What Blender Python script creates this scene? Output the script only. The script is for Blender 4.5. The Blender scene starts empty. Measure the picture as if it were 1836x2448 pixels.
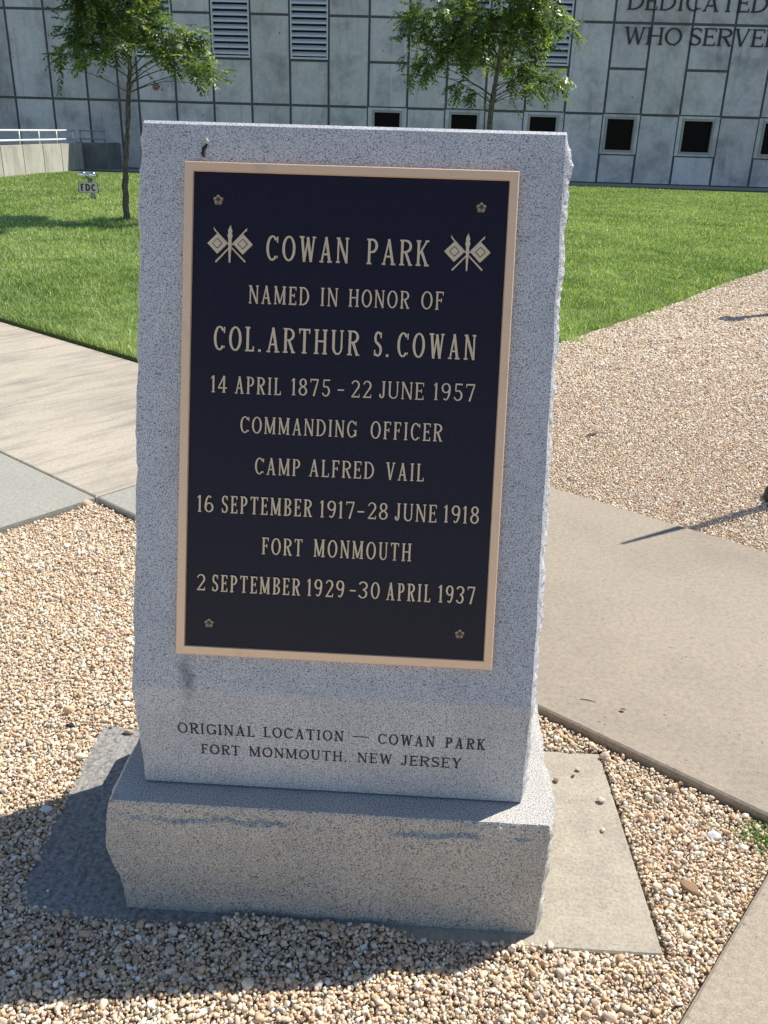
import bpy, math, random
import numpy as np
from mathutils import Vector, Matrix, noise
random.seed(7); RNG = np.random.default_rng(11)
SC = bpy.context.scene
COL = SC.collection
R = math.radians

# ------------------------------------------------------------------ camera
F_PX, YAW, PITCH, ROLL = 2094.03, 0.0427, 0.4111, 0.0290
CAM = Vector((0.5905, -1.3489, 1.5372))
fwd = Vector((-math.sin(YAW)*math.cos(PITCH), math.cos(YAW)*math.cos(PITCH), -math.sin(PITCH)))
rgt = Vector((math.cos(YAW), math.sin(YAW), 0)); upv = rgt.cross(fwd)
r2 = math.cos(ROLL)*rgt + math.sin(ROLL)*upv; u2 = -math.sin(ROLL)*rgt + math.cos(ROLL)*upv
cd = bpy.data.cameras.new('camera'); cam = bpy.data.objects.new('camera', cd); COL.objects.link(cam)
cam.matrix_world = Matrix(((r2.x, u2.x, -fwd.x, CAM.x), (r2.y, u2.y, -fwd.y, CAM.y), (r2.z, u2.z, -fwd.z, CAM.z), (0, 0, 0, 1)))
cd.sensor_fit = 'VERTICAL'; cd.sensor_height = 36.0; cd.sensor_width = 27.0; cd.lens = F_PX/2448*36.0
cd.clip_start = 0.05; cd.clip_end = 2000
SC.camera = cam
# ------------------------------------------------------------------ sky, sun, exposure
SUN_DIR = Vector((0.600, 0.402, 1.0)).normalized()
EL = math.asin(SUN_DIR.z); AZ = math.atan2(SUN_DIR.x, SUN_DIR.y)
wd = bpy.data.worlds.new('World'); SC.world = wd; wd.use_nodes = True
nt = wd.node_tree; nt.nodes.clear()
wo = nt.nodes.new('ShaderNodeOutputWorld'); bg = nt.nodes.new('ShaderNodeBackground'); sk = nt.nodes.new('ShaderNodeTexSky')
sk.sky_type = 'NISHITA'; sk.sun_disc = False; sk.sun_elevation = EL; sk.sun_rotation = AZ
sk.air_density = 1.0; sk.dust_density = 0.3; sk.ozone_density = 2.6
bg.inputs[1].default_value = 0.10
nt.links.new(sk.outputs[0], bg.inputs[0]); nt.links.new(bg.outputs[0], wo.inputs[0])
sl = bpy.data.lights.new('sun', 'SUN'); sl.energy = 4.8; sl.angle = R(0.53); sl.color = (1.0, 0.95, 0.875)
sun = bpy.data.objects.new('sun', sl); COL.objects.link(sun)
sun.rotation_euler = SUN_DIR.to_track_quat('Z', 'Y').to_euler(); sun.location = (6, 4, 12)
SC.view_settings.view_transform = 'Standard'; SC.view_settings.look = 'None'
SC.view_settings.exposure = 0.48; SC.view_settings.gamma = 1.0
SC.cycles.max_bounces = 8; SC.cycles.diffuse_bounces = 5; SC.cycles.use_denoising = True

# ------------------------------------------------------------------ helpers
def tag(o, label=None, cat=None, group=None, kind=None):
    if label: o['label'] = label
    if cat: o['category'] = cat
    if group: o['group'] = group
    if kind: o['kind'] = kind
    return o

def empty(name, loc, label, cat, group=None, rz=0.0):
    o = bpy.data.objects.new(name, None); COL.objects.link(o); o.location = loc; o.rotation_euler.z = rz
    o.empty_display_size = 0.1
    return tag(o, label, cat, group)

class MB:
    def __init__(s): s.v = []; s.f = []; s.c = []; s.cur = (1, 1, 1)
    def vert(s, p): s.v.append(tuple(p)); s.c.append(s.cur); return len(s.v)-1
    def face(s, ids): s.f.append(tuple(ids))
    def poly(s, pts): s.face([s.vert(p) for p in pts])
    def box(s, x0, y0, z0, x1, y1, z1):
        b = [s.vert(p) for p in ((x0,y0,z0),(x1,y0,z0),(x1,y1,z0),(x0,y1,z0),(x0,y0,z1),(x1,y0,z1),(x1,y1,z1),(x0,y1,z1))]
        for q in ((0,3,2,1),(4,5,6,7),(0,1,5,4),(1,2,6,5),(2,3,7,6),(3,0,4,7)): s.face([b[i] for i in q])
    def bevbox(s, x0, y0, z0, x1, y1, z1, b):
        # box with chamfered front (-y) outline
        o = [s.vert(p) for p in ((x0,y0+b,z0),(x1,y0+b,z0),(x1,y0+b,z1),(x0,y0+b,z1))]
        i = [s.vert(p) for p in ((x0+b,y0,z0+b),(x1-b,y0,z0+b),(x1-b,y0,z1-b),(x0+b,y0,z1-b))]
        k = [s.vert(p) for p in ((x0,y1,z0),(x1,y1,z0),(x1,y1,z1),(x0,y1,z1))]
        s.face(i)
        for a in range(4):
            c = (a+1) % 4
            s.face((o[a], o[c], i[c], i[a])); s.face((k[a], k[c], o[c], o[a]))
        s.face(k[::-1])
    def tube(s, pts, radii, n=8, cap=True):
        pts = [Vector(p) for p in pts]; rings = []
        ref = Vector((0.13, 0.21, 0.97))
        for i, p in enumerate(pts):
            t = (pts[min(i+1, len(pts)-1)] - pts[max(i-1, 0)]).normalized()
            a = t.cross(ref)
            if a.length < 0.2: a = t.cross(Vector((1, 0, 0)))
            a.normalize(); b = t.cross(a)
            r = radii[i] if hasattr(radii, '__len__') else radii
            rings.append([s.vert(p + r*(math.cos(2*math.pi*k/n)*a + math.sin(2*math.pi*k/n)*b)) for k in range(n)])
        for i in range(len(rings)-1):
            for k in range(n):
                s.face((rings[i][k], rings[i][(k+1) % n], rings[i+1][(k+1) % n], rings[i+1][k]))
        if cap: s.face(rings[0][::-1]); s.face(rings[-1])
    def lathe(s, prof, c=(0,0,0), n=20, axis='z'):
        rings = []
        for r, h in prof:
            ring = []
            for k in range(n):
                a = 2*math.pi*k/n; x, y = r*math.cos(a), r*math.sin(a)
                p = (x, y, h) if axis == 'z' else ((x, -h, y) if axis == 'y' else (h, x, y))
                ring.append(s.vert((c[0]+p[0], c[1]+p[1], c[2]+p[2])))
            rings.append(ring)
        for i in range(len(rings)-1):
            for k in range(n): s.face((rings[i][k], rings[i][(k+1) % n], rings[i+1][(k+1) % n], rings[i+1][k]))
        s.face(rings[0][::-1]); s.face(rings[-1])
    def build(s, name, mat, parent=None, smooth=False, color=False, recalc=True):
        me = bpy.data.meshes.new(name); me.from_pydata(s.v, [], s.f)
        if recalc:
            import bmesh
            bm = bmesh.new(); bm.from_mesh(me); bmesh.ops.recalc_face_normals(bm, faces=bm.faces); bm.to_mesh(me); bm.free()
        if color:
            at = me.color_attributes.new('Col', 'FLOAT_COLOR', 'POINT')
            at.data.foreach_set('color', np.array([(*c, 1) for c in s.c], dtype=np.float32).ravel())
        if smooth: me.shade_smooth()
        me.materials.append(mat)
        o = bpy.data.objects.new(name, me); COL.objects.link(o)
        if parent: o.parent = parent
        return o

def np_mesh(name, V, F, C, mat, smooth=False):
    """big mesh from arrays; F is (n,k)"""
    me = bpy.data.meshes.new(name); n, k = F.shape
    me.vertices.add(len(V)); me.vertices.foreach_set('co', V.astype(np.float32).ravel())
    me.loops.add(n*k); me.loops.foreach_set('vertex_index', F.astype(np.int32).ravel())
    me.polygons.add(n); me.polygons.foreach_set('loop_start', np.arange(0, n*k, k, dtype=np.int32))
    me.polygons.foreach_set('use_smooth', np.full(n, smooth, dtype=bool))
    me.update(calc_edges=True)
    if C is not None:
        at = me.color_attributes.new('Col', 'FLOAT_COLOR', 'POINT')
        at.data.foreach_set('color', np.concatenate([C, np.ones((len(C), 1))], 1).astype(np.float32).ravel())
    me.materials.append(mat)
    o = bpy.data.objects.new(name, me); COL.objects.link(o)
    return o

# ------------------------------------------------------------------ materials
class NT:
    def __init__(s, name):
        s.m = bpy.data.materials.new(name); s.m.use_nodes = True; s.t = s.m.node_tree; s.t.nodes.clear()
        s.out = s.n('ShaderNodeOutputMaterial'); s.b = s.n('ShaderNodeBsdfPrincipled')
        s.l(s.b.outputs[0], s.out.inputs[0]); s.tc = s.n('ShaderNodeTexCoord').outputs['Object']
    def n(s, k): return s.t.nodes.new(k)
    def l(s, a, b): s.t.links.new(a, b)
    def mapv(s, scale=(1,1,1), rot=(0,0,0)):
        m = s.n('ShaderNodeMapping'); m.inputs['Rotation'].default_value = rot
        if any(rot): m.vector_type = 'TEXTURE'; scale = tuple(1/k for k in scale)
        m.inputs['Scale'].default_value = scale; s.l(s.tc, m.inputs[0]); return m.outputs[0]
    def noise(s, scale, detail=3, rough=0.55, vec=None, dist=0.0):
        m = s.n('ShaderNodeTexNoise'); m.inputs['Scale'].default_value = scale; m.inputs['Detail'].default_value = detail
        m.inputs['Roughness'].default_value = rough; m.inputs['Distortion'].default_value = dist
        s.l(vec or s.tc, m.inputs['Vector']); return m.outputs[0]
    def voro(s, scale, vec=None, out='Color', feat='F1'):
        m = s.n('ShaderNodeTexVoronoi'); m.feature = feat; m.inputs['Scale'].default_value = scale
        s.l(vec or s.tc, m.inputs['Vector']); return m.outputs[out]
    def ramp(s, fac, stops, interp='LINEAR'):
        m = s.n('ShaderNodeValToRGB'); cr = m.color_ramp; cr.interpolation = interp
        while len(cr.elements) < len(stops): cr.elements.new(0.5)
        for e, (p, c) in zip(cr.elements, stops):
            e.position = p; e.color = (*c, 1) if hasattr(c, '__len__') else (c, c, c, 1)
        s.l(fac, m.inputs[0]); return m.outputs[0]
    def mix(s, a, b, fac, mode='MIX'):
        m = s.n('ShaderNodeMix'); m.data_type = 'RGBA'; m.blend_type = mode
        for v, i in ((fac, 0), (a, 6), (b, 7)):
            if hasattr(v, 'node'): s.l(v, m.inputs[i])
            elif i == 0: m.inputs[0].default_value = v
            else: m.inputs[i].default_value = (*v, 1)
        return m.outputs[2]
    def attr(s, name='Col'):
        m = s.n('ShaderNodeAttribute'); m.attribute_name = name; return m.outputs['Color']
    def color(s, v):
        if hasattr(v, 'node'): s.l(v, s.b.inputs['Base Color'])
        else: s.b.inputs['Base Color'].default_value = (*v, 1)
    def set(s, rough=0.8, metal=0.0, spec=0.5):
        s.b.inputs['Roughness'].default_value = rough; s.b.inputs['Metallic'].default_value = metal
        s.b.inputs['Specular IOR Level'].default_value = spec
    def bump(s, h, strength=0.3, dist=0.01):
        m = s.n('ShaderNodeBump'); m.inputs['Strength'].default_value = strength; m.inputs['Distance'].default_value = dist
        s.l(h, m.inputs['Height']); s.l(m.outputs[0], s.b.inputs['Normal'])

def plain(name, c, rough=0.6, metal=0.0, var=0.12, scale=30):
    t = NT(name); n = t.noise(scale, 4)
    t.color(t.ramp(n, [(0.3, tuple(x*(1-var) for x in c)), (0.7, tuple(min(1, x*(1+var)) for x in c))]))
    t.set(rough, metal); return t.m

def granite(name, light, mid, dark, bump=0.25, scale=1.0, stain=True):
    t = NT(name)
    n1 = t.noise(430*scale, 2, 0.6); n2 = t.noise(800*scale, 1, 0.5); n3 = t.noise(5, 5, 0.65)
    g = t.ramp(n1, [(0.36, dark), (0.45, mid), (0.58, light), (0.74, tuple(x*0.82 for x in light))])
    fl = t.ramp(n2, [(0.30, 0.5), (0.40, 1.0), (0.66, 1.0), (0.74, 1.2)])
    g = t.mix(g, fl, 1.0, 'MULTIPLY')
    g = t.mix(g, t.ramp(n3, [(0.3, (0.86, 0.86, 0.87)), (0.7, (1.07, 1.06, 1.03))]), 1.0, 'MULTIPLY')
    if stain:
        # old rain streak running down the face below the plaque corner
        sv = t.mapv((1, 1, 1)); sx = t.n('ShaderNodeSeparateXYZ'); t.l(sv, sx.inputs[0])
        def math_(op, a, b):
            m = t.n('ShaderNodeMath'); m.operation = op
            for i, v in enumerate((a, b)):
                if hasattr(v, 'node'): t.l(v, m.inputs[i])
                else: m.inputs[i].default_value = v
            return m.outputs[0]
        wob = math_('MULTIPLY', math_('SUBTRACT', t.noise(18, 3), 0.5), 0.05)
        dx = math_('ABSOLUTE', math_('SUBTRACT', math_('ADD', sx.outputs[0], wob), -0.285), 0)
        fx = t.ramp(dx, [(0.004, 1.0), (0.022, 0.0)])
        fz = t.ramp(sx.outputs[2], [(0.43, 0.0), (0.50, 0.35), (0.54, 1.0), (0.57, 0.9), (0.60, 0.0)])
        f = math_('MULTIPLY', math_('MULTIPLY', fx, fz), math_('ADD', t.noise(90, 2), 0.05))
        g = t.mix(g, (0.05, 0.05, 0.055), f)
    t.color(g); t.set(0.62, 0, 0.4); t.bump(n1, bump, 0.004)
    return t.m
M = {}
M['granite'] = granite('granite', (0.63, 0.635, 0.65), (0.43, 0.437, 0.46), (0.13, 0.135, 0.155))
M['granite_base'] = granite('granite_base', (0.60, 0.575, 0.53), (0.37, 0.355, 0.33), (0.085, 0.08, 0.08), scale=.85, stain=False)
M['granite_rough'] = granite('granite_rough', (0.52, 0.52, 0.50), (0.30, 0.30, 0.30), (0.08, 0.08, 0.085), bump=0.6, scale=0.8, stain=False)

def concrete(name, c, dark=0.8, speck=0.35, streak=None, rot=0.0, big=1.3):
    t = NT(name)
    n1 = t.noise(big, 5, 0.6); n2 = t.noise(60, 3, 0.6); n3 = t.noise(230, 1)
    g = t.ramp(n1, [(0.3, tuple(x*dark for x in c)), (0.52, c), (0.75, tuple(min(0.9, x*1.07) for x in c))])
    g = t.mix(g, t.ramp(n2, [(0.32, 0.86), (0.6, 1.05)]), 1.0, 'MULTIPLY')
    g = t.mix(g, t.ramp(t.noise(310, 2, 0.6), [(0.35, 0.80), (0.62, 1.10)]), 1.0, 'MULTIPLY')
    g = t.mix(g, (0.10, 0.09, 0.085), t.ramp(n3, [(0.24, speck), (0.34, 0.0)]))
    v = t.ramp(t.voro(30, out='Distance'), [(0.09, 1.0), (0.16, 0.0)])
    g = t.mix(g, (0.13, 0.12, 0.12), t.mix((0, 0, 0), v, t.ramp(t.noise(9, 1), [(0.50, 0.0), (0.66, 0.75)])))
    if streak:
        sv = t.mapv(streak, (0, 0, rot)); n4 = t.noise(1.0, 6, 0.65, sv)
        g = t.mix(g, (0.19, 0.16, 0.15), t.ramp(n4, [(0.46, 0.0), (0.70, 0.6)]))
    t.color(g); t.set(0.85, 0, 0.25); t.bump(t.noise(180, 3), 0.22, 0.004)
    return t.m
M['path_tan'] = concrete('path_tan', (0.345, 0.29, 0.222))
M['path_streaked'] = concrete('path_streaked', (0.46, 0.405, 0.315), streak=(11, 1.7, 1), rot=R(-37.4))
M['bounce_paving'] = concrete('bounce_concrete', (0.66, 0.60, 0.51), dark=0.92)  # kept pale so this unseen paving throws more light back
M['path_grey'] = concrete('path_grey', (0.34, 0.33, 0.28), dark=0.84)
M['pad'] = concrete('pad', (0.46, 0.40, 0.29), speck=0.6, streak=(9, 2.5, 1))

def build_pad_mat():
    # the left end of the pad is weathered dark grey, the right end clean buff
    t = NT('pad_weathered')
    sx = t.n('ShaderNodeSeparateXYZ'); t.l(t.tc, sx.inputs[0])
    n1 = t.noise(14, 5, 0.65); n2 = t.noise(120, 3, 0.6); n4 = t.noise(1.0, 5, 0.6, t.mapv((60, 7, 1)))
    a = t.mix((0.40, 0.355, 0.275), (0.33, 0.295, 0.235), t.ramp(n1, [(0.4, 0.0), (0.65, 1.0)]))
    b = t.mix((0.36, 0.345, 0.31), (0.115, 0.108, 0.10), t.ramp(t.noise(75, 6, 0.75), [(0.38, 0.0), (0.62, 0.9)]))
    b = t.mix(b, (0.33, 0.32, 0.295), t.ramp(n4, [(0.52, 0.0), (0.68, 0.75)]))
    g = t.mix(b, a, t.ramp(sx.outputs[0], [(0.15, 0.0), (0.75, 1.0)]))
    g = t.mix(g, t.ramp(n2, [(0.3, 0.8), (0.62, 1.08)]), 1.0, 'MULTIPLY')
    g = t.mix(g, (0.10, 0.09, 0.085), t.ramp(t.noise(170, 1), [(0.25, 0.7), (0.34, 0.0)]))
    t.color(g); t.set(0.88, 0, 0.2); t.bump(n2, 0.35, 0.004); return t.m
M['pad'] = build_pad_mat()

def build_wall_mat():
    t = NT('board_concrete')
    n1 = t.noise(0.9, 6, 0.62); n2 = t.noise(1.0, 5, 0.6, t.mapv((5, 5, 0.6))); n3 = t.noise(9, 5, .7)
    g = t.ramp(n1, [(0.32, (0.43, 0.41, 0.405)), (0.5, (0.70, 0.665, 0.66)), (0.68, (0.78, 0.745, 0.735))])
    g = t.mix(g, (0.13, 0.13, 0.13), t.ramp(n2, [(0.55, 0.0), (0.75, 0.35)]))
    g = t.mix(g, t.ramp(n3, [(0.3, 0.84), (0.6, 1.0)]), 1.0, 'MULTIPLY')
    g = t.mix(g, (0.08, 0.08, 0.08), t.ramp(t.voro(1.7, out='Distance'), [(0.03, 0.8), (0.07, 0.0)]))
    g = t.mix(g, t.attr(), 1.0, 'MULTIPLY')
    t.color(g); t.set(0.85, 0, 0.3); t.bump(n3, 0.15, 0.01); return t.m
M['wall'] = build_wall_mat()
M['wall_back'] = plain('wall_joint', (0.12, 0.12, 0.12), 0.9)
M['ramp'] = concrete('ramp_concrete', (0.52, 0.51, 0.43), dark=0.82, streak=(1.5, 1.5, 0.3), big=2.0)
M['ramp_shaded'] = concrete('shaded_ramp_concrete', (0.20, 0.205, 0.20), dark=0.6, streak=(1.5, 1.5, 0.3), big=2.0)  # ramp concrete darkened: the return wall's shade is put into the colour
M['frame'] = plain('window_surround', (0.42, 0.41, 0.38), 0.7)
M['louver'] = plain('louver_metal', (0.66, 0.67, 0.70), 0.45, 0.0)
M['louver_dark'] = plain('louver_void', (0.035, 0.04, 0.05), 0.9)
M['letter_dark'] = plain('dark_bronze_letter', (0.045, 0.04, 0.045), 0.5, 0.3)
M['railing'] = plain('white_rail_paint', (0.78, 0.78, 0.76), 0.45)
M['engraved'] = plain('engraved_paint', (0.022, 0.022, 0.024), 0.8)
M['black'] = plain('black_metal', (0.012, 0.012, 0.013), 0.5, 0.2)
M['chrome'] = plain('polished_chrome', (0.75, 0.76, 0.78), 0.12, 1.0, 0.03)
M['pipe'] = plain('galvanised_pipe', (0.32, 0.31, 0.29), 0.5, 0.4)
M['sign_white'] = plain('sign_white', (0.72, 0.71, 0.70), 0.4, 0, 0.03)
M['sign_red'] = plain('sign_red', (0.20, 0.02, 0.02), 0.5)
M['bell'] = plain('bell_red', (0.30, 0.13, 0.11), 0.5)
M['soil'] = plain('soil', (0.035, 0.028, 0.018), 0.95, 0, 0.4, 60)
def build_glass():
    t = NT('dark_glass'); t.color((0.004, 0.004, 0.005)); t.set(0.25, 0, 0.08); return t.m
M['glass'] = build_glass()

def bronze(name, c, rough, metal):
    t = NT(name); n = t.noise(1.0, 3, 0.6, t.mapv((40, 40, 400)))
    n2 = t.noise(9, 4)
    g = t.ramp(n, [(0.3, tuple(x*0.96 for x in c)), (0.7, tuple(min(1, x*1.03) for x in c))])
    g = t.mix(g, (0.16, 0.10, 0.06), t.ramp(n2, [(0.60, 0.0), (0.74, 0.35)]))
    t.color(g); t.set(rough, metal); return t.m
M['bronze'] = bronze('brushed_bronze', (0.86, 0.57, 0.36), 0.45, 0.35)
M['bronze_letter'] = bronze('raised_bronze_letter', (0.72, 0.55, 0.36), 0.42, 0.35)
M['bronze_mid'] = bronze('worn_bronze', (0.34, 0.26, 0.165), 0.4, 0.5)
M['bronze_dark'] = plain('aged_bronze', (0.10, 0.075, 0.05), 0.45, 0.6)
def build_field():
    t = NT('dark_bronze_field'); n = t.noise(300, 3, 0.65)
    t.color(t.ramp(n, [(0.3, (0.007, 0.0038, 0.010)), (0.7, (0.016, 0.009, 0.020))])); t.set(0.30, 0, 0.30)
    t.bump(n, 0.5, 0.001); return t.m
M['field'] = build_field()

def build_vertex_mat(name, rough=0.8, transl=0.0, nscale=200, spec=0.3, vari=0.12):
    t = NT(name); a = t.attr()
    g = t.mix(a, t.ramp(t.noise(nscale, 2), [(0.3, 1-vari), (0.7, 1+vari)]), 1.0, 'MULTIPLY')
    t.color(g); t.set(rough, 0, spec)
    if transl:
        tr = t.n('ShaderNodeBsdfTranslucent'); t.l(t.mix(g, (1.5, 1.6, 0.5), 1.0, 'MULTIPLY'), tr.inputs[0])
        mx = t.n('ShaderNodeMixShader'); mx.inputs[0].default_value = transl
        t.l(t.b.outputs[0], mx.inputs[1]); t.l(tr.outputs[0], mx.inputs[2]); t.l(mx.outputs[0], t.out.inputs[0])
    return t.m
M['pebble'] = build_vertex_mat('pebble', 0.85, 0, 260, 0.15, 0.12)
M['grass'] = build_vertex_mat('grass_blade', 0.55, 0.30, 40, 0.35, 0.1)
M['leaf'] = build_vertex_mat('leaf', 0.36, 0.42, 60, 0.6, 0.1)
def build_bark():
    t = NT('bark'); n = t.noise(1.0, 5, 0.65, t.mapv((55, 55, 14)))
    t.color(t.ramp(n, [(0.3, (0.035, 0.03, 0.025)), (0.55, (0.17, 0.15, 0.12)), (0.75, (0.33, 0.30, 0.25))])); t.set(0.9, 0, 0.2)
    t.bump(n, 0.8, 0.02); return t.m
M['bark'] = build_bark()
def build_gravel_bed():
    t = NT('gravel_bed'); v = t.voro(75, out='Color'); d = t.voro(75, out='Distance')
    g = t.ramp(v, [(0.1, (0.20, 0.14, 0.09)), (0.4, (0.42, 0.32, 0.23)), (0.7, (0.52, 0.42, 0.32)), (0.95, (0.6, 0.53, 0.45))])
    t.color(g); t.set(0.85, 0, 0.2); t.bump(d, 1.0, 0.012); return t.m
M['gravel_bed'] = build_gravel_bed()
def build_lawn_soil():
    t = NT('lawn_thatch'); n = t.noise(35, 5, 0.7)
    t.color(t.ramp(n, [(0.3, (0.05, 0.07, 0.022)), (0.7, (0.15, 0.20, 0.06))])); t.set(0.95, 0, 0.1); return t.m
M['lawn'] = build_lawn_soil()

# ------------------------------------------------------------------ ground frame: s along the main path, m across it
DS = Vector((0.794, -0.608)).normalized(); DM = Vector((-DS.y, DS.x))
def sm(s, m): return (s*DS.x + m*DM.x, s*DS.y + m*DM.y)
A_NEAR, A_FAR = 1.178, 2.703
S_B, S_C = -1.935, 1.008
ZP = 0.035

def sheet(name, pts, z, mat, kind='structure'):
    b = MB(); b.poly([(x, y, z) for x, y in pts]); o = b.build(name, mat, recalc=False)
    return tag(o, kind=kind)
sheet('ground', [(-260, -120), (260, -120), (260, 400), (-260, 400)], -0.075, M['soil'])
def slab(name, s0, s1, m0, m1, mat, z=ZP, g=0.006):
    b = MB(); c = 0.006
    P = [(s0+g, m0+g), (s1-g, m0+g), (s1-g, m1-g), (s0+g, m1-g)]
    I = [(s0+g+c, m0+g+c), (s1-g-c, m0+g+c), (s1-g-c, m1-g-c), (s0+g+c, m1-g-c)]
    lo = [b.vert((*sm(*p), -0.07)) for p in P]; hi = [b.vert((*sm(*p), z-0.005)) for p in P]; tp = [b.vert((*sm(*p), z)) for p in I]
    b.face(tp)
    for i in range(4):
        j = (i+1) % 4; b.face((lo[i], lo[j], hi[j], hi[i])); b.face((hi[i], hi[j], tp[j], tp[i]))
    return tag(b.build(name, mat), kind='structure')
slab('path', -9.6, -3.455, A_NEAR, A_FAR, M['path_streaked'])
slab('path', -3.455, S_B, A_NEAR, A_FAR, M['path_streaked'])
slab('path', S_B, -0.62, A_NEAR, A_FAR, M['path_grey'])
slab('path', -0.62, 2.53, A_NEAR, A_FAR, M['path_tan'])
slab('path', 2.53, 9.0, A_NEAR, A_FAR, M['path_tan'])
slab('path', -3.455, S_B, -0.62, A_NEAR+.007, M['path_grey'], z=ZP-0.001)
slab('path', S_C, 2.53, -0.62, A_NEAR, M['path_tan'], z=ZP-0.001)
slab('path', -9.0, 9.0, -9.0, -0.63, M['bounce_paving'], z=ZP-0.003)  # unseen paving around the camera, added to bounce light onto the monument front
slab('path', -9.6, -3.46, -0.62, A_NEAR-.005, M['path_grey'], z=ZP-0.003)
slab('path', 2.535, 9.0, -0.62, A_NEAR-.005, M['path_tan'], z=ZP-0.003)
# gravel beds (a sheet under the loose pebbles) and the lawn's soil
sheet('gravel_bed', [sm(S_B, -.7), sm(S_C, -.7), sm(S_C, A_NEAR), sm(S_B, A_NEAR)], -0.0165, M['gravel_bed'])
sheet('gravel_bed', [sm(-2.2, A_FAR), sm(9, A_FAR), sm(9, 22), sm(-2.7, 22)], -0.006, M['gravel_bed'])
def lawn_edge_s(m):    # boundary between lawn and the far gravel
    return np.interp(m, [2.7, 5.5, 6.2, 7.7, 9.7, 11.4, 20], [-1.95, -2.13, -2.15, -2.22, -2.40, -2.47, -2.7])
lawn_pts = [sm(-40, A_FAR+0.05), sm(-2.0, A_FAR+0.05)] + [sm(float(lawn_edge_s(m)), m) for m in (4.5, 6.2, 7.7, 9.7, 11.4, 20)]
b = MB(); top = [b.vert((x, y, 0.0)) for x, y in lawn_pts + [(16, 30.55), (-34, 30.55)]]
bot = [b.vert((b.v[i][0], b.v[i][1], -0.08)) for i in top]
b.face(top)
for i in range(len(top)): j = (i+1) % len(top); b.face((bot[i], bot[j], top[j], top[i]))
tag(b.build('lawn_soil', M['lawn']), kind='structure')
# the turf stands proud of the path: a dark soil lip along the path's far edge
b = MB(); LM0, LM1, LZ = A_FAR+.022, A_FAR+.85, .050
for s0, s1 in zip(np.arange(-13, -2.1, .25), np.arange(-12.75, -1.85, .25)):
    s0, s1 = float(s0), float(min(s1, -2.05)); j0, j1 = [.010*noise.noise(Vector((k*5, 1, 2))) for k in (s0, s1)]
    q = [(*sm(s0, LM0+j0), -.07), (*sm(s1, LM0+j1), -.07), (*sm(s1, LM0+j1+.008), LZ), (*sm(s0, LM0+j0+.008), LZ), (*sm(s1, LM1), -.004), (*sm(s0, LM1), -.004)]
    q = [b.vert(p) for p in q]; b.face(q[:4]); b.face((q[3], q[2], q[4], q[5]))
tag(b.build('soil_edge', M['lawn'], recalc=False), kind='structure')
b = MB(); b.box(-34, 30.56, -0.08, 30, 33.2, 0.004); tag(b.build('pavement', M['path_grey']), kind='structure')

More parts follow.
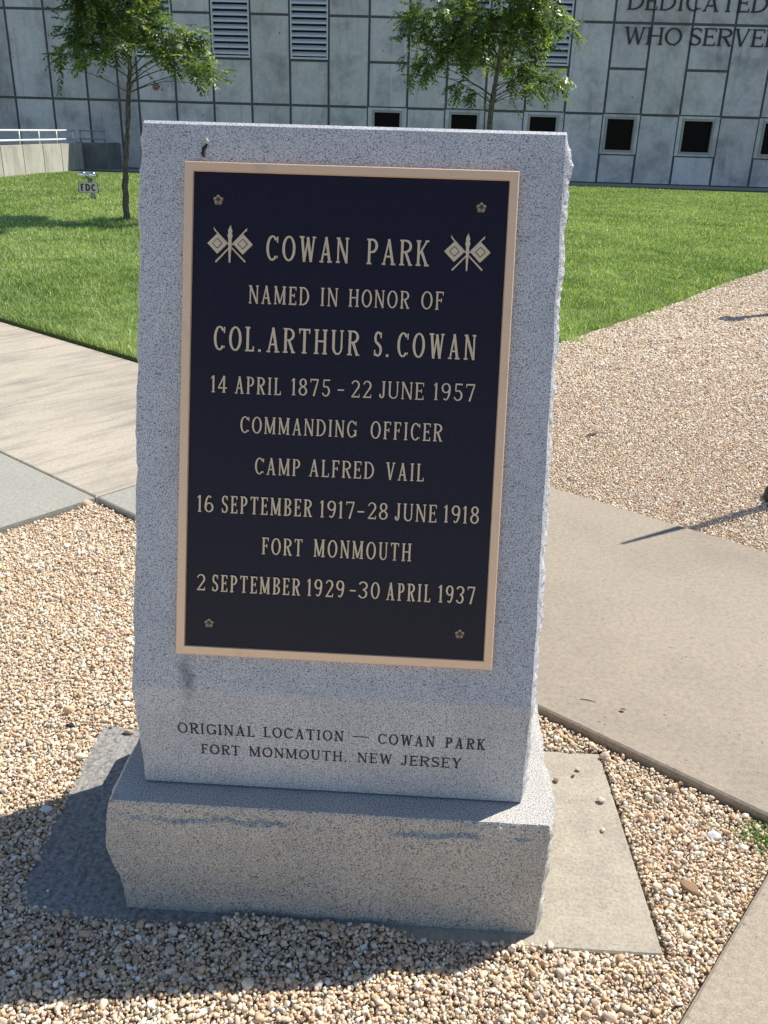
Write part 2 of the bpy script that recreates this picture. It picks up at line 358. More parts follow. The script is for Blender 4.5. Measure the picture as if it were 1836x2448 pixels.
# ------------------------------------------------------------------ lettering: strokes with serifs
def glyph(ch, w, t, n, s, ser=True):
    S = []
    def L(pts, wd): S.append((list(pts), wd if hasattr(wd, '__len__') else [wd]*len(pts)))
    def bar(x0, x1, y, wd=None): L([(x0, y), (x1, y)], wd or n)
    def foot(x, th, b=True, tp=True, y0=0.0, y1=1.0, k=1.0):
        if not ser: return
        h = n*0.85
        if b: bar(x-th/2-s*k, x+th/2+s*k, y0+h/2, h)
        if tp: bar(x-th/2-s*k, x+th/2+s*k, y1-h/2, h)
    def V(x, th=None, y0=0.0, y1=1.0, b=True, tp=True):
        th = th or t; L([(x, y0), (x, y1)], th); foot(x, th, b, tp, y0, y1)
    def arc(cx, cy, rx, ry, a0, a1, N=20, lo=None, hi=None):
        lo = n if lo is None else lo; hi = t if hi is None else hi
        P = []; W = []
        for i in range(N+1):
            a = R(a0 + (a1-a0)*i/N); P.append((cx+rx*math.cos(a), cy+ry*math.sin(a))); W.append(lo+(hi-lo)*abs(math.cos(a))**1.3)
        L(P, W)
    e = s if ser else 0.0
    xl = t/2+e; xr = w-t/2-e; c = w/2; h2 = n/2
    if ch == 'I' : V(c)
    elif ch == 'A':
        a = e+n/2; b_ = w-e-t/2
        L([(a, 0), (c, 1.0)], n); L([(c-0.01, 1.0), (b_, 0)], t); bar(a+(c-a)*.3, b_-(b_-c)*.3, .32)
        foot(a, n, True, False); foot(b_, t, True, False)
    elif ch == 'B':
        V(xl); r = w-xl-t/2
        L([(xl, 1-h2), (xl+r*.4, 1-h2)], n); L([(xl, .53), (xl+r*.4, .53)], n); L([(xl, h2), (xl+r*.4, h2)], n)
        arc(xl+r*.35, .765, r*.58, .235-h2, -90, 90); arc(xl+r*.35, .265, r*.65, .265-h2, -90, 90)
    elif ch in 'CG':
        arc(c, .5, c-t/2, .5-h2, 42, 318)
        if ser: L([(w-n*.6, .72), (w-n*.6, .96)], n*.8)
        if ch == 'G':
            L([(w-t/2, .08), (w-t/2, .44)], t); bar(w-t-e*1.2, w+e*.3, .44-h2*.6)
        elif ser: L([(w-n*.6, .10), (w-n*.6, .20)], n*.5)
    elif ch == 'D':
        V(xl); r = w-xl-t/2
        L([(xl, 1-h2), (xl+r*.25, 1-h2)], n); L([(xl, h2), (xl+r*.25, h2)], n); arc(xl+r*.22, .5, r*.78, .5-h2, -90, 90)
    elif ch in 'EFL':
        V(xl); x2 = w-n*.5
        if ch != 'L':
            bar(xl, x2, 1-h2); bar(xl, xl+(x2-xl)*.72, .52)
            if ser: L([(x2, 1-n*.2), (x2, .79)], [n*.9, n*.6]); L([(xl+(x2-xl)*.72, .41), (xl+(x2-xl)*.72, .63)], n*.7)
        if ch != 'F':
            bar(xl, x2, h2)
            if ser: L([(x2, n*.2), (x2, .22)], [n*.9, n*.6])
    elif ch == 'H': V(xl); V(xr); bar(xl, xr, .52)
    elif ch == 'J':
        x = w-t/2-e; L([(x, .22), (x, 1)], t); foot(x, t, False, True); arc(x-(x-n)*.5, .22, (x-n)*.5, .22-h2, 0, -175)
        if ser: L([(n, .20), (n*1.6, .24)], n*1.4)
    elif ch == 'K':
        V(xl); L([(xl, .40), (xr, 1)], n); L([(xl+(xr-xl)*.33, .60), (xr, 0)], t); foot(xr, n, False, True); foot(xr, t, True, False)
    elif ch == 'M':
        a = e+n/2; V(a, n); V(xr, t); L([(a, 1), (c, .06)], t); L([(c, .06), (xr, 1)], n)
    elif ch == 'N':
        a = e+n/2; bx = w-e-n/2; V(a, n, tp=False); V(bx, n, b=False); L([(a, 1), (bx, 0)], t); bar(a-e-n/2, a+n, 1-h2)
    elif ch in 'O0': arc(c, .5, c-t/2, .5-h2, 0, 360, 32)
    elif ch in 'PR':
        V(xl); r = w-xl-t/2; y = .48 if ch == 'P' else .52
        L([(xl, 1-h2), (xl+r*.4, 1-h2)], n); L([(xl, y), (xl+r*.4, y)], n)
        arc(xl+r*.35, (1+y)/2-h2*.5, r*.62, (1-y)/2-h2*.5, -90, 90)
        if ch == 'R': L([(xl+r*.40, y), (w-t*.45-e*.3, 0)], t); foot(w-t*.45-e*.2, t*.9, True, False, k=.7)
    elif ch == 'S':
        P = []; W = []
        for i in range(19): a = R(38+232*i/18); P.append((c+(c-t/2-n*.2)*math.cos(a), .745+(.255-h2)*math.sin(a))); W.append(n+(t-n)*(abs(math.cos(a))*.7 if a < math.pi else .7+.3*min(1, (a-math.pi)/1.5)))
        for i in range(1, 19): a = R(90-232*i/18); P.append((c+(c-t/2)*math.cos(a), .255+(.255-h2)*math.sin(a))); W.append(n+(t-n)*(.7+.3*max(0, math.sin(a)) if a > 0 else abs(math.cos(a))*.7))
        L(P, W)
        if ser: L([(w-t*.55, .74), (w-t*.55, .97)], n*.8); L([(t*.5, .03), (t*.5, .26)], n*.8)
    elif ch == 'T':
        L([(c, 0), (c, 1)], t); foot(c, t, True, False); bar(n*.5, w-n*.5, 1-h2)
        if ser: L([(n*.5, .80), (n*.5, 1)], [n*.5, n]); L([(w-n*.5, .80), (w-n*.5, 1)], [n*.5, n])
    elif ch == 'U':
        bx = w-e-n/2; L([(xl, .3), (xl, 1)], t); L([(bx, .3), (bx, 1)], n); foot(xl, t, False); foot(bx, n, False)
        cx = (xl+bx)/2; P = []; W = []
        for i in range(19): a = R(180+180*i/18); P.append((cx+(bx-xl)/2*math.cos(a), .3+(.3-h2)*math.sin(a))); W.append(n+(t-n)*max(0, -math.cos(a)))
        L(P, W)
    elif ch == 'V': L([(xl, 1), (c, 0)], t); L([(w-e-n/2, 1), (c, 0)], n); foot(xl, t, False); foot(w-e-n/2, n, False)
    elif ch == 'W':
        a = e+t/2; z = w-e-n/2; L([(a, 1), (w*.31, 0)], t); L([(w*.31, 0), (w*.53, .97)], n); L([(w*.50, .97), (w*.72, 0)], t); L([(w*.72, 0), (z, 1)], n)
        foot(a, t, False); foot(z, n, False); 
    elif ch == 'Y':
        L([(xl, 1), (c, .45)], t); L([(w-e-n/2, 1), (c, .45)], n); L([(c, 0), (c, .48)], t); foot(c, t, True, False); foot(xl, t, False); foot(w-e-n/2, n, False)
    elif ch == '1':
        V(c, tp=False); L([(c-t*1.3, .83), (c, 1-h2)], [n*.6, n*1.3])
    elif ch == '2':
        P = []; W = []
        for i in range(15): a = R(165-195*i/14); P.append((c+(c-t*.5)*math.cos(a), .72+(.28-h2)*math.sin(a))); W.append(n+(t-n)*max(0, math.cos(a)*1.0))
        P.append((n*1.2, n*.6)); W.append(n); L(P, W); L([(n*.6, t*.4), (w, t*.4)], t*.8)
        if ser: L([(w-n*.4, .0), (w-n*.2, .2)], n*.7)
    elif ch == '3':
        arc(c*.9, .75, c*.85, .25-h2, 160, -90); arc(c*.85, .27, c-t*.4, .27-h2, 90, -160)
    elif ch == '4':
        x = w*.66; V(x, tp=False); L([(x, 1), (n*.4, .30)], n); bar(0, w, .28, n*1.1)
    elif ch == '5':
        bar(c*.5, w*.95, 1-t*.4, t*.8); L([(c*.5, 1), (c*.42, .58)], n)
        P = []; W = []
        for i in range(17): a = R(125-285*i/16); P.append((c*.95+(c-t/2)*math.cos(a), .31+(.31-h2)*math.sin(a))); W.append(n+(t-n)*max(0.1, math.cos(a)))
        L(P, W)
    elif ch in '69':
        g = (lambda p: p) if ch == '6' else (lambda p: (w-p[0], 1-p[1]))
        P = []; W = []
        for i in range(25): a = R(360*i/24); P.append(g((c+(c-t/2)*math.cos(a), .29+(.29-h2)*math.sin(a)))); W.append(n+(t-n)*abs(math.cos(a)))
        L(P, W); P = []; W = []
        for i in range(13): a = R(180-120*i/12); P.append(g((c+(c-t/2)*math.cos(a)*(1 if i < 6 else .98), .30+(.70-h2)*math.sin(a)))); W.append(n+(t-n)*abs(math.cos(a)))
        L(P, W)
    elif ch == '7':
        bar(n*.4, w-n*.3, 1-t*.4, t*.8); L([(w-n*.6, 1-n*.3), (c*.85, 0)], [n, t])
        if ser: L([(n*.4, .80), (n*.4, 1)], n*.7)
    elif ch == '8': arc(c, .755, c*.86-t/2, .245-h2, 0, 360, 28); arc(c, .265, c-t/2, .265-h2, 0, 360, 28)
    elif ch == '-': bar(0, w, .40, n*1.25)
    elif ch == '.': L([(c, 0), (c, t)], t)
    elif ch == ',': L([(c, t*.9), (c, 0), (c-t*.5, -t*.9)], [t*.8, t*.7, n*.4])
    return S

RW = {'I': .40, 'J': .55, 'M': 1.15, 'W': 1.25, 'N': .95, 'O': 1.0, 'G': .95, 'C': .92, 'D': .95, 'H': .98, 'U': .92, 'A': .95, 'V': .95, 'K': .92, 'R': .86,
      'B': .80, 'P': .78, 'E': .74, 'F': .72, 'L': .72, 'S': .70, 'T': .86, 'Y': .88, '1': .34, '.': .22, ',': .22, '-': .5}
def word(mb, txt, u0, u1, v0, v1, t, n, s, gap, frame, h, ser=True, zoff=0.0):
    """strokes of one word stretched between u0 and u1; frame(u, v, k) -> point, k = height off the surface"""
    H = v1-v0; total = (u1-u0)/H
    ws = [RW.get(ch, .72) for ch in txt]; gp = gap*(len(txt)-1)
    k = (total-gp)/sum(ws); x = 0.0; cnt = 0
    for ch, wr in zip(txt, ws):
        w = wr*k
        for pts, wd in glyph(ch, w, t, n, s, ser):
            hh = h + (cnt % 9)*0.00006*max(1, h/0.003) ; cnt += 1
            P = [Vector((p[0]+x, p[1])) for p in pts]; up = []; lo = []
            closed = (P[0]-P[-1]).length < 1e-6 and len(P) > 5
            for i, p in enumerate(P):
                if closed: a, b_ = P[(i-1) % (len(P)-1)], P[(i+1) % (len(P)-1)] if i < len(P)-1 else P[1]
                else: a, b_ = P[max(i-1, 0)], P[min(i+1, len(P)-1)]
                d = (b_-a).normalized(); nn = Vector((-d.y, d.x))*wd[i]/2
                q0, q1 = p+nn, p-nn
                up.append((mb.vert(frame(u0+q0.x*H, v0+q0.y*H, hh)), mb.vert(frame(u0+q1.x*H, v0+q1.y*H, hh))))
                lo.append((mb.vert(frame(u0+q0.x*H, v0+q0.y*H, zoff)), mb.vert(frame(u0+q1.x*H, v0+q1.y*H, zoff))))
            for i in range(len(P)-1):
                mb.face((up[i][0], up[i][1], up[i+1][1], up[i+1][0]))
                mb.face((lo[i][0], up[i][0], up[i+1][0], lo[i+1][0])); mb.face((up[i][1], lo[i][1], lo[i+1][1], up[i+1][1]))
            if not closed:
                mb.face((lo[0][1], up[0][1], up[0][0], lo[0][0])); mb.face((lo[-1][0], up[-1][0], up[-1][1], lo[-1][1]))
        x += w + gap

# ------------------------------------------------------------------ the concrete building
YW = 32.4
bld = empty('concrete_building', (0, YW, 0), 'long grey panelled concrete building with louvers and dark square windows behind the lawn', 'building')
XS = [-24, -22.5, -21.1, -19.8, -18.45, -17.1, -15.75, -14.4, -13.05, -11.77, -10.65, -9.95, -8.6, -7.26, -5.91, -4.55, -3.21, -1.82, -0.46, 0.89, 2.25, 3.63, 5.01, 6.37, 7.63, 8.97, 10.37, 11.71, 13.05, 14.4, 15.75, 17.1, 18.45, 19.8, 21.2]
LOUV = {-9.95, -7.26, -4.55, 0.89, 3.63}; WIN = {-1.82: (-1.66, -0.63), 0.89: (1.04, 2.08), 3.63: (3.78, 4.83), 6.37: (6.46, 7.52), 8.97: (9.10, 10.22), 11.71: (11.86, 12.92)}
MID = {-13.05, -1.82, 6.37, 8.97, 13.05, -18.45}
ZT = 6.7; G = 0.040
wall = MB()
def panel(x0, x1, z0, z1, g=G):
    k = random.uniform(.9, 1.03); 
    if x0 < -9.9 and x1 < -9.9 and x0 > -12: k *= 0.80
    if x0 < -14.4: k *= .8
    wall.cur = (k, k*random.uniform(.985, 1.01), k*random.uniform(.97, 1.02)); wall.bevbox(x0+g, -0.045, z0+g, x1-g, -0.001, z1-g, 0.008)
for x0, x1 in zip(XS[:-1], XS[1:]):
    if x0 in WIN:
        a, c = WIN[x0]
        panel(x0, x1, 0, 0.97); panel(x0, a, 0.97, 2.25, 0.002); panel(c, x1, 0.97, 2.25, 0.002); panel(a, c, 2.16, 2.25, .002); panel(a, c, .97, 1.05, .002)
    else: panel(x0, x1, 0, 2.25)
    if x0 in LOUV: panel(x0, x1, 2.25, 3.66)
    elif x0 in MID: panel(x0, x1, 2.25, 3.66); panel(x0, x1, 3.66, 5.03)
    else: panel(x0, x1, 2.25, 5.03)
    if x0 not in LOUV: panel(x0, x1, 5.03, ZT)
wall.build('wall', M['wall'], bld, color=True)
core = MB()      # the wall behind the panel faces, open behind windows and louvers
core.box(-24, 0.30, 0, 21.2, 0.9, ZT)
edges = [-24.0]
for x0, x1 in zip(XS[:-1], XS[1:]):
    z = 0.0
    hol = []
    if x0 in WIN: hol.append((WIN[x0][0], WIN[x0][1], 1.05, 2.16))
    if x0 in LOUV: hol.append((x0+.02, x1-.02, 3.68, 6.42))
    if not hol: core.box(x0, 0, 0, x1, 0.295, ZT)
    for a, c, z0, z1 in hol:
        core.box(x0, 0, z, x1, 0.295, z0); core.box(x0, 0, z0, a, 0.295, z1); core.box(c, 0, z0, x1, 0.295, z1); z = z1
    if hol: core.box(x0, 0, z, x1, 0.295, ZT)
core.build('wall_core', M['wall_back'], bld)
cap = MB(); cap.box(-24.1, -0.10, ZT+.002, 21.3, 14, ZT+.22); cap.build('roof', M['wall_back'], bld)
bk = MB(); bk.box(-24, .905, 0, -23.7, 14, ZT); bk.box(20.9, .905, 0, 21.2, 14, ZT); bk.box(-23.7, 13.7, 0, 20.9, 14, ZT); bk.build('rear_wall', M['wall_back'], bld)
for x0 in sorted(WIN):
    a, c = WIN[x0]
    f = MB()
    for q in ((a+.003, 1.053, a+.07, 2.157), (c-.07, 1.053, c-.003, 2.157), (a+.07, 1.053, c-.07, 1.11), (a+.07, 2.10, c-.07, 2.157)):
        f.box(q[0], -0.065, q[1], q[2], 0.12, q[3])
    fo = f.build('window', M['frame'], bld)
    p = MB(); p.box(a+.07, .10, 1.11, c-.07, .115, 2.10); p.build('pane', M['glass'], fo)
for x0 in sorted(LOUV):
    x1 = XS[XS.index(x0)+1]; f = MB()
    f.box(x0+.025, -.05, 3.70, x0+.07, .12, 6.40); f.box(x1-.07, -.05, 3.70, x1-.025, .12, 6.40); f.box(x0+.07, -.05, 3.70, x1-.07, .12, 3.76); f.box(x0+.07, -.05, 6.34, x1-.07, .12, 6.40)
    fo = f.build('louver', M['louver'], bld)
    sb = MB(); z = 3.80
    while z < 6.25:
        y0, y1, zz = -.045, .075, .085
        P = [(y0, z), (y0, z+.055), (y1, z+.055+zz), (y1, z+zz*1.1)]
        lo = [sb.vert((x0+.072, y, h)) for y, h in P]; hi = [sb.vert((x1-.072, y, h)) for y, h in P]
        for i in range(4): j = (i+1) % 4; sb.face((lo[i], lo[j], hi[j], hi[i]))
        sb.face(lo[::-1]); sb.face(hi); z += .195
    sb.build('slats', M['louver'], fo)
    bb = MB(); bb.box(x0+.072, .20, 3.76, x1-.072, .22, 6.34); bb.build('backing', M['louver_dark'], fo)
def fr_wall(u, v, k): return (u, -0.046-k, v)
for words in ([('DEDICATED', 6.74, 11.30, 5.41, 5.93)], [('WHO', 6.74, 8.66, 4.40, 4.915), ('SERVED', 8.92, 11.95, 4.41, 4.93)]):
    for w in words: mb = MB(); word(mb, *w, .145, .075, .075, .11, fr_wall, 0.03); mb.build('lettering', M['letter_dark'], bld)
bl = MB(); bl.lathe([(.03, .05), (.10, .06), (.115, .09), (.10, .13), (.05, .15), (.015, .155)], (-9.30, 0, 2.72), 20, 'y'); bl.build('alarm_bell', M['bell'], bld, True)

# ------------------------------------------------------------------ ramp wall with railing, left background
rw = empty('ramp_wall', (-11.9, 26, 0), 'low pale concrete ramp wall with vertical joints at the left edge of the lawn', 'wall')
w_ = MB(); y = 19.0
while y < 31.0:
    y2 = min(y+1.45, 31.05); w_.bevbox(0, y-26+.022, -.05, .24, y2-26-.022, .84, .0); y += 1.45
w_.build('wall', M['ramp'], rw)
w_ = MB(); w_.box(.02, -6.99, -.05, .22, 5.04, .825); w_.build('joint_core', M['wall_back'], rw)
rt = MB(); rt.box(.0, 5.07, -.05, 1.15, 5.30, .86); rt.box(.95, 5.31, -.05, 1.15, 6.32, .86); rt.build('return_wall', M['ramp_shaded'], rw)
rl = empty('handrail', (-11.78, 26, .84), 'white metal handrail standing on top of the low ramp wall', 'railing')
def rail(mb, pts, r=.028): mb.tube(pts, r, 8)
t_ = MB(); rail(t_, [(0, -7, .40), (0, 4.75, .40)]); t_.build('top_rail', M['railing'], rl, True)
t_ = MB(); rail(t_, [(0, -7, .13), (0, 4.75, .13)]); t_.build('lower_rail', M['railing'], rl, True)
y = -6.6
while y < 4.8:
    t_ = MB(); rail(t_, [(0, y, -.01), (0, y, .38)], .022); t_.build('post', M['railing'], rl, True); y += 1.4
rl2 = empty('handrail', (-11.9, 31.2, .86), 'shaded grey handrail on the short return wall beside the building', 'railing')  # the darker pipe grey puts this rail's shade into its colour
for z in (.38, .12):
    t_ = MB(); rail(t_, [(.1, 0, z), (1.05, 0, z)], .024); t_.build('rail', M['pipe'], rl2, True)
for x in (.15, .6, 1.0):
    t_ = MB(); rail(t_, [(x, 0, -.01), (x, 0, .36)], .02); t_.build('post', M['pipe'], rl2, True)

# ------------------------------------------------------------------ fire department connection with its sign
fd = empty('fire_hose_connection', (-6.66, 18.05, 0), 'chrome twin fire hose inlet on a short pipe behind a small FDC sign', 'fire inlet')
t_ = MB(); t_.tube([(.06, 0, -.02), (.03, 0, .2), (0.0, 0, .44)], [.05, .05, .055], 12); t_.build('standpipe', M['pipe'], fd, True)
t_ = MB(); t_.tube([(-.16, -.03, .50), (0, .02, .47), (.16, -.03, .50)], [.05, .06, .05], 12); t_.build('manifold', M['chrome'], fd, True)
for sx in (-1, 1):
    t_ = MB(); t_.lathe([(.02, 0), (.07, .0), (.078, .02), (.078, .07), (.065, .09), (.03, .10)], (sx*.105, -.05, .50), 16, 'y'); t_.build('inlet_cap', M['chrome'], fd, True)
def fr_sign(u, v, k): return (u, -.13-k, v)
t_ = MB(); Wd, Hd, rr = .43, .215, .03; pts = []
for cx, cz, a0 in ((Wd-rr, rr, -90), (Wd-rr, Hd-rr, 0), (rr, Hd-rr, 90), (rr, rr, 180)):
    for i in range(6): a = R(a0+90*i/5); pts.append((cx+rr*math.cos(a), cz+rr*math.sin(a)))
SGX, SGZ = -.215, .155
def rrect(mb, pts, y0, y1, sc=1.0):
    f = [(SGX+Wd/2+(x-Wd/2)*sc, SGZ+Hd/2+(z-Hd/2)*sc) for x, z in pts]
    a = [mb.vert((x, y0, z)) for x, z in f]; b_ = [mb.vert((x, y1, z)) for x, z in f]
    mb.face(a); mb.face(b_[::-1])
    for i in range(len(a)): j = (i+1) % len(a); mb.face((a[i], b_[i], b_[j], a[j]))
rrect(t_, pts, -.128, -.122); sg = t_.build('sign', M['black'], fd)
t_ = MB(); rrect(t_, pts, -.131, -.1285, .94); t_.build('sign_face', M['sign_white'], sg)
t_ = MB(); word(t_, 'FDC', SGX+.055, SGX+Wd-.05, SGZ+.035, SGZ+Hd-.035, .24, .20, 0, .14, fr_sign, .0035, ser=False, zoff=.001); t_.build('lettering', M['sign_red'], sg)
t_ = MB(); t_.box(-.02+.05, -.1215, -.03, .03+.05, -.10, .30); t_.build('stake', M['pipe'], sg)

# ------------------------------------------------------------------ trees
def leaf_cloud(clumps, n_leaf, centre, rng):
    """compound leaves: drooping stalks of leaflets; returns V, F, C"""
    V = []; F = []; C = []
    vol = np.array([c[3]**2 for c in clumps]); vol = vol/vol.sum()
    for _ in range(n_leaf):
        cx, cy, cz, r = clumps[rng.choice(len(clumps), p=vol)]
        d = rng.normal(size=3); d /= np.linalg.norm(d); rad = r*rng.uniform(.25, 1.0)**.6
        p = np.array([cx, cy, cz]) + d*rad*np.array([1, 1.1, .85])
        out = np.array([p[0]-centre[0], p[1]-centre[1], 0]); ln = np.linalg.norm(out)+1e-6
        dirv = out/ln*.7 + rng.normal(size=3)*.55; dirv[2] -= .18; dirv /= np.linalg.norm(dirv)
        L = rng.uniform(.16, .30); side = np.cross(dirv, [0, 0, 1]); side /= np.linalg.norm(side)+1e-6
        nrm = np.cross(side, dirv)
        tone = rng.uniform(.6, 1.4); col = np.array([.095, .150, .055])*tone
        if rng.random() < .33: col = np.array([.24, .30, .11])*tone
        nl = int(L/.036)
        for k in range(nl):
            f = (k+.5)/nl; q = p + dirv*L*f + np.array([0, 0, -.06*f*f*L/.2])
            for sg_ in (-1, 1):
                ld = side*sg_*.85 + dirv*.45 + np.array([0, 0, -.35]) + rng.normal(size=3)*.16; ld /= np.linalg.norm(ld)
                ll = rng.uniform(.085, .125)*(1-.35*abs(f-.45)); wv = np.cross(ld, nrm); wv = wv/(np.linalg.norm(wv)+1e-6)*ll*.20
                i0 = len(V)
                V += [q, q+ld*ll*.45+wv, q+ld*ll, q+ld*ll*.45-wv]; F.append((i0, i0+1, i0+2, i0+3))
                cc = col*rng.uniform(.85, 1.15); C += [cc]*4
    return np.array(V), np.array(F), np.array(C)
def young_tree(loc, trunk, fork_i, clumps, n_leaf, label, seed):
    rng = np.random.default_rng(seed)
    t = empty('young_tree', (loc[0], loc[1], 0), label, 'tree', 'young trees on the lawn')
    mb = MB()
    pts = []; rad = []
    for (a, ra), (b_, rb) in zip(trunk[:-1], trunk[1:]):
        for k in range(5):
            f = k/5; pts.append(Vector(a).lerp(Vector(b_), f)+Vector((rng.normal()*.006, rng.normal()*.006, 0))); rad.append((ra+(rb-ra)*f)*(1+rng.normal()*.04))
    pts.append(Vector(trunk[-1][0])); rad.append(trunk[-1][1])
    rad[0] *= 1.25
    mb.tube(pts, rad, 10)
    tz = [p.z for p in pts]
    for cx, cy, cz, r in clumps:      # a limb from the trunk into each clump
        zb = max(trunk[fork_i][0][2]-.12, min(cz - .30*math.hypot(cx, cy) + rng.normal()*.12, tz[-1]-.2))
        i = min(range(len(pts)), key=lambda k: abs(pts[k].z-zb)); a = pts[i]; e = Vector((cx, cy, cz))
        mid = a.lerp(e, .5)+Vector((rng.normal()*.05, rng.normal()*.05, .10)); r0 = min(rad[i]*.45, .007+.016*r)
        mb.tube([a, a.lerp(mid, .5)+Vector((0, 0, .02)), mid, mid.lerp(e, .6), e], [r0, r0*.85, r0*.65, r0*.4, .004], 6)
    mb.build('trunk', M['bark'], t, True)
    V, F, C = leaf_cloud(clumps, n_leaf, (0, 0), rng)
    o = np_mesh('crown', V, F, C, M['leaf']); o.parent = t
    return t
def px_clumps(lst, ox, oy, Y, x0, seed, dy=1.0):
    rng = np.random.default_rng(seed); out = []
    for x, y, r in lst:
        fx, fy = ox+x*.42194, y*.42194
        d = fwd*F_PX + r2*(fx-918) + u2*(1224-fy); P = CAM + d*((Y-CAM.y)/d.y); k = .42194*(Y+1.35)/F_PX*1.02
        rr = r*k; out.append((P.x-x0, float(rng.uniform(-1, 1)*dy*(1 if r > 60 else .5)), P.z, rr))
    return out
CL1 = [(570,60,95),(480,150,85),(420,230,60),(340,250,30),(400,330,50),(370,390,28),(480,330,70),(600,200,110),(650,80,120),(720,240,70),(820,90,100),(850,200,110),(960,200,95),(1050,190,70),(1100,250,50),(1060,320,85),(1150,400,70),(1230,410,40),(1130,470,34),(960,330,80),(600,310,50),(700,0,130),(870,420,22)]
c1 = px_clumps(CL1, 0, 0, 14.06, -4.61, 3, .75)
rg = np.random.default_rng(5)
for _ in range(26):
    a = rg.uniform(0, 6.28); z = rg.uniform(3.25, 5.2); r_ = (1.35*(1-((z-3.4)/2.2)**2*.75))*rg.uniform(.2, 1); c1.append((.35+r_*math.cos(a), r_*math.sin(a), z, .34))
young_tree((-4.61, 14.06), [((0, 0, -.03), .056), ((.05, 0, .7), .047), ((.16, 0, 1.49), .044), ((.24, 0, 2.1), .040), ((.30, .02, 2.6), .034), ((.37, .02, 3.05), .028), ((.42, 0, 5.0), .008)], 3, c1, 2150,
           'young leafy tree with a bare slim trunk beside the small FDC sign', 21)
CL2 = [(700,60,95),(680,180,80),(640,320,42),(720,390,65),(800,430,45),(800,280,100),(850,120,120),(960,200,110),(950,60,120),(1050,120,120),(990,310,80),(950,490,50),(1000,540,48),(1090,590,20),(1100,250,110),(1150,100,120),(1250,200,110),(1300,80,120),(1400,80,100),(1480,100,85),(1560,170,40),(1400,220,90),(1330,330,70),(1240,340,80),(1250,470,55),(1380,430,75),(1490,430,70),(1550,440,32),(1430,530,38),(1320,530,42),(1240,590,18)]
c2 = px_clumps(CL2, 700, 0, 16.0, 1.56, 9, .85)
for _ in range(30):
    a = rg.uniform(0, 6.28); z = rg.uniform(3.55, 5.6); r_ = (1.5*(1-((z-3.6)/2.4)**2*.75))*rg.uniform(.2, 1); c2.append((-.05+r_*math.cos(a), r_*math.sin(a), z, .36))
young_tree((1.56, 16.0), [((0, 0, -.03), .062), ((0, 0, 1.6), .050), ((0.01, 0, 2.12), .048), ((.07, 0, 2.55), .036), ((.13, 0, 3.0), .030), ((.30, 0, 3.6), .022), ((.35, 0, 5.4), .008)], 2, c2, 2700,
           'young leafy tree standing behind the granite monument', 22)

# ------------------------------------------------------------------ granite monument
mon = empty('granite_monument', (0.44, 0.28, 0), 'grey granite slant monument on a rough granite base with a dark bronze plaque', 'monument')
mon_inv = Matrix.Translation((-0.44, -0.28, 0))
def to_mon(mb): mb.v = [(x-.44, y-.28, z) for x, y, z in mb.v]; return mb
SX0, SX1, SY, HB, HL, LEAN, HF, YB = 0.0528, 0.8246, 0.0609, 0.290, 0.2346, 0.3098, 1.0692, 0.52
ZB = HB+HL; US = Vector((0, math.sin(LEAN), math.cos(LEAN))); NS = Vector((0, -math.cos(LEAN), math.sin(LEAN)))
def N(x, y=0, z=0): return noise.noise(Vector((x, y, z)))
prof = []
nb, nf = 44, 200
for i in range(nb): prof.append((SY, HB+.004+(HL-.004)*i/nb))
for i in range(nf+1): p = US*((HF-.006)*i/nf); prof.append((SY+p.y, ZB+p.z))
prof.append((prof[-1][0]+.0105, prof[-1][1]+.0050))
NK = 30
mb = MB()
def side_row(j, sgn):
    y0, z = prof[j]; row = []
    for k in range(NK+1):
        s = (k/NK)**1.9; y = y0+(YB-y0)*s; zz = z + (min(1, s*3)*(prof[-1][1]-z) if j == len(prof)-1 else 0)
        env = 1-math.exp(-s*26); env *= 1-math.exp(-(1-s)*12)*.8
        bg_ = .0115+.004*N(z*3.1, y*2.0, 7*sgn)+.007*abs(N(z*9, y*7, 3*sgn)) + .006*N(z*26, y*34, sgn) + .006*N(z*75, y*110, 2*sgn) + .003*N(z*170, y*170, 5)
        if sgn < 0: bg_ = bg_*.55
        top_f = min(1, max(.25, (prof[-1][1]-z)/.03))
        ar = .0022*N(z*14, 5*sgn) if sgn > 0 else .0045*N(z*7, 3.3)+.003*N(z*22, 8)
        if sgn < 0: ar += float(np.interp(z, [.29, .36, .52, .6, 1.54], [.000, .000, .006, .004, .0]))
        row.append(mb.vert(((SX1 if sgn > 0 else SX0)+sgn*(ar*top_f+max(-.003, bg_)*env*top_f), y, zz)))
    return row
Rr = [side_row(j, 1) for j in range(len(prof))]; Lr = [side_row(j, -1) for j in range(len(prof))]
for j in range(len(prof)-1):
    for k in range(NK):
        mb.face((Rr[j][k], Rr[j][k+1], Rr[j+1][k+1], Rr[j+1][k])); mb.face((Lr[j][k+1], Lr[j][k], Lr[j+1][k], Lr[j+1][k+1]))
    mb.face((Lr[j][0], Rr[j][0], Rr[j+1][0], Lr[j+1][0])); mb.face((Rr[j][NK], Lr[j][NK], Lr[j+1][NK], Rr[j+1][NK]))
for k in range(NK):
    mb.face((Lr[-1][k], Rr[-1][k], Rr[-1][k+1], Lr[-1][k+1])); mb.face((Rr[0][k], Lr[0][k], Lr[0][k+1], Rr[0][k+1]))
slab_o = to_mon(mb).build('slab', M['granite'], mon)
def fr_low(u, v, k): return (u-.44, SY-k-.28, v)
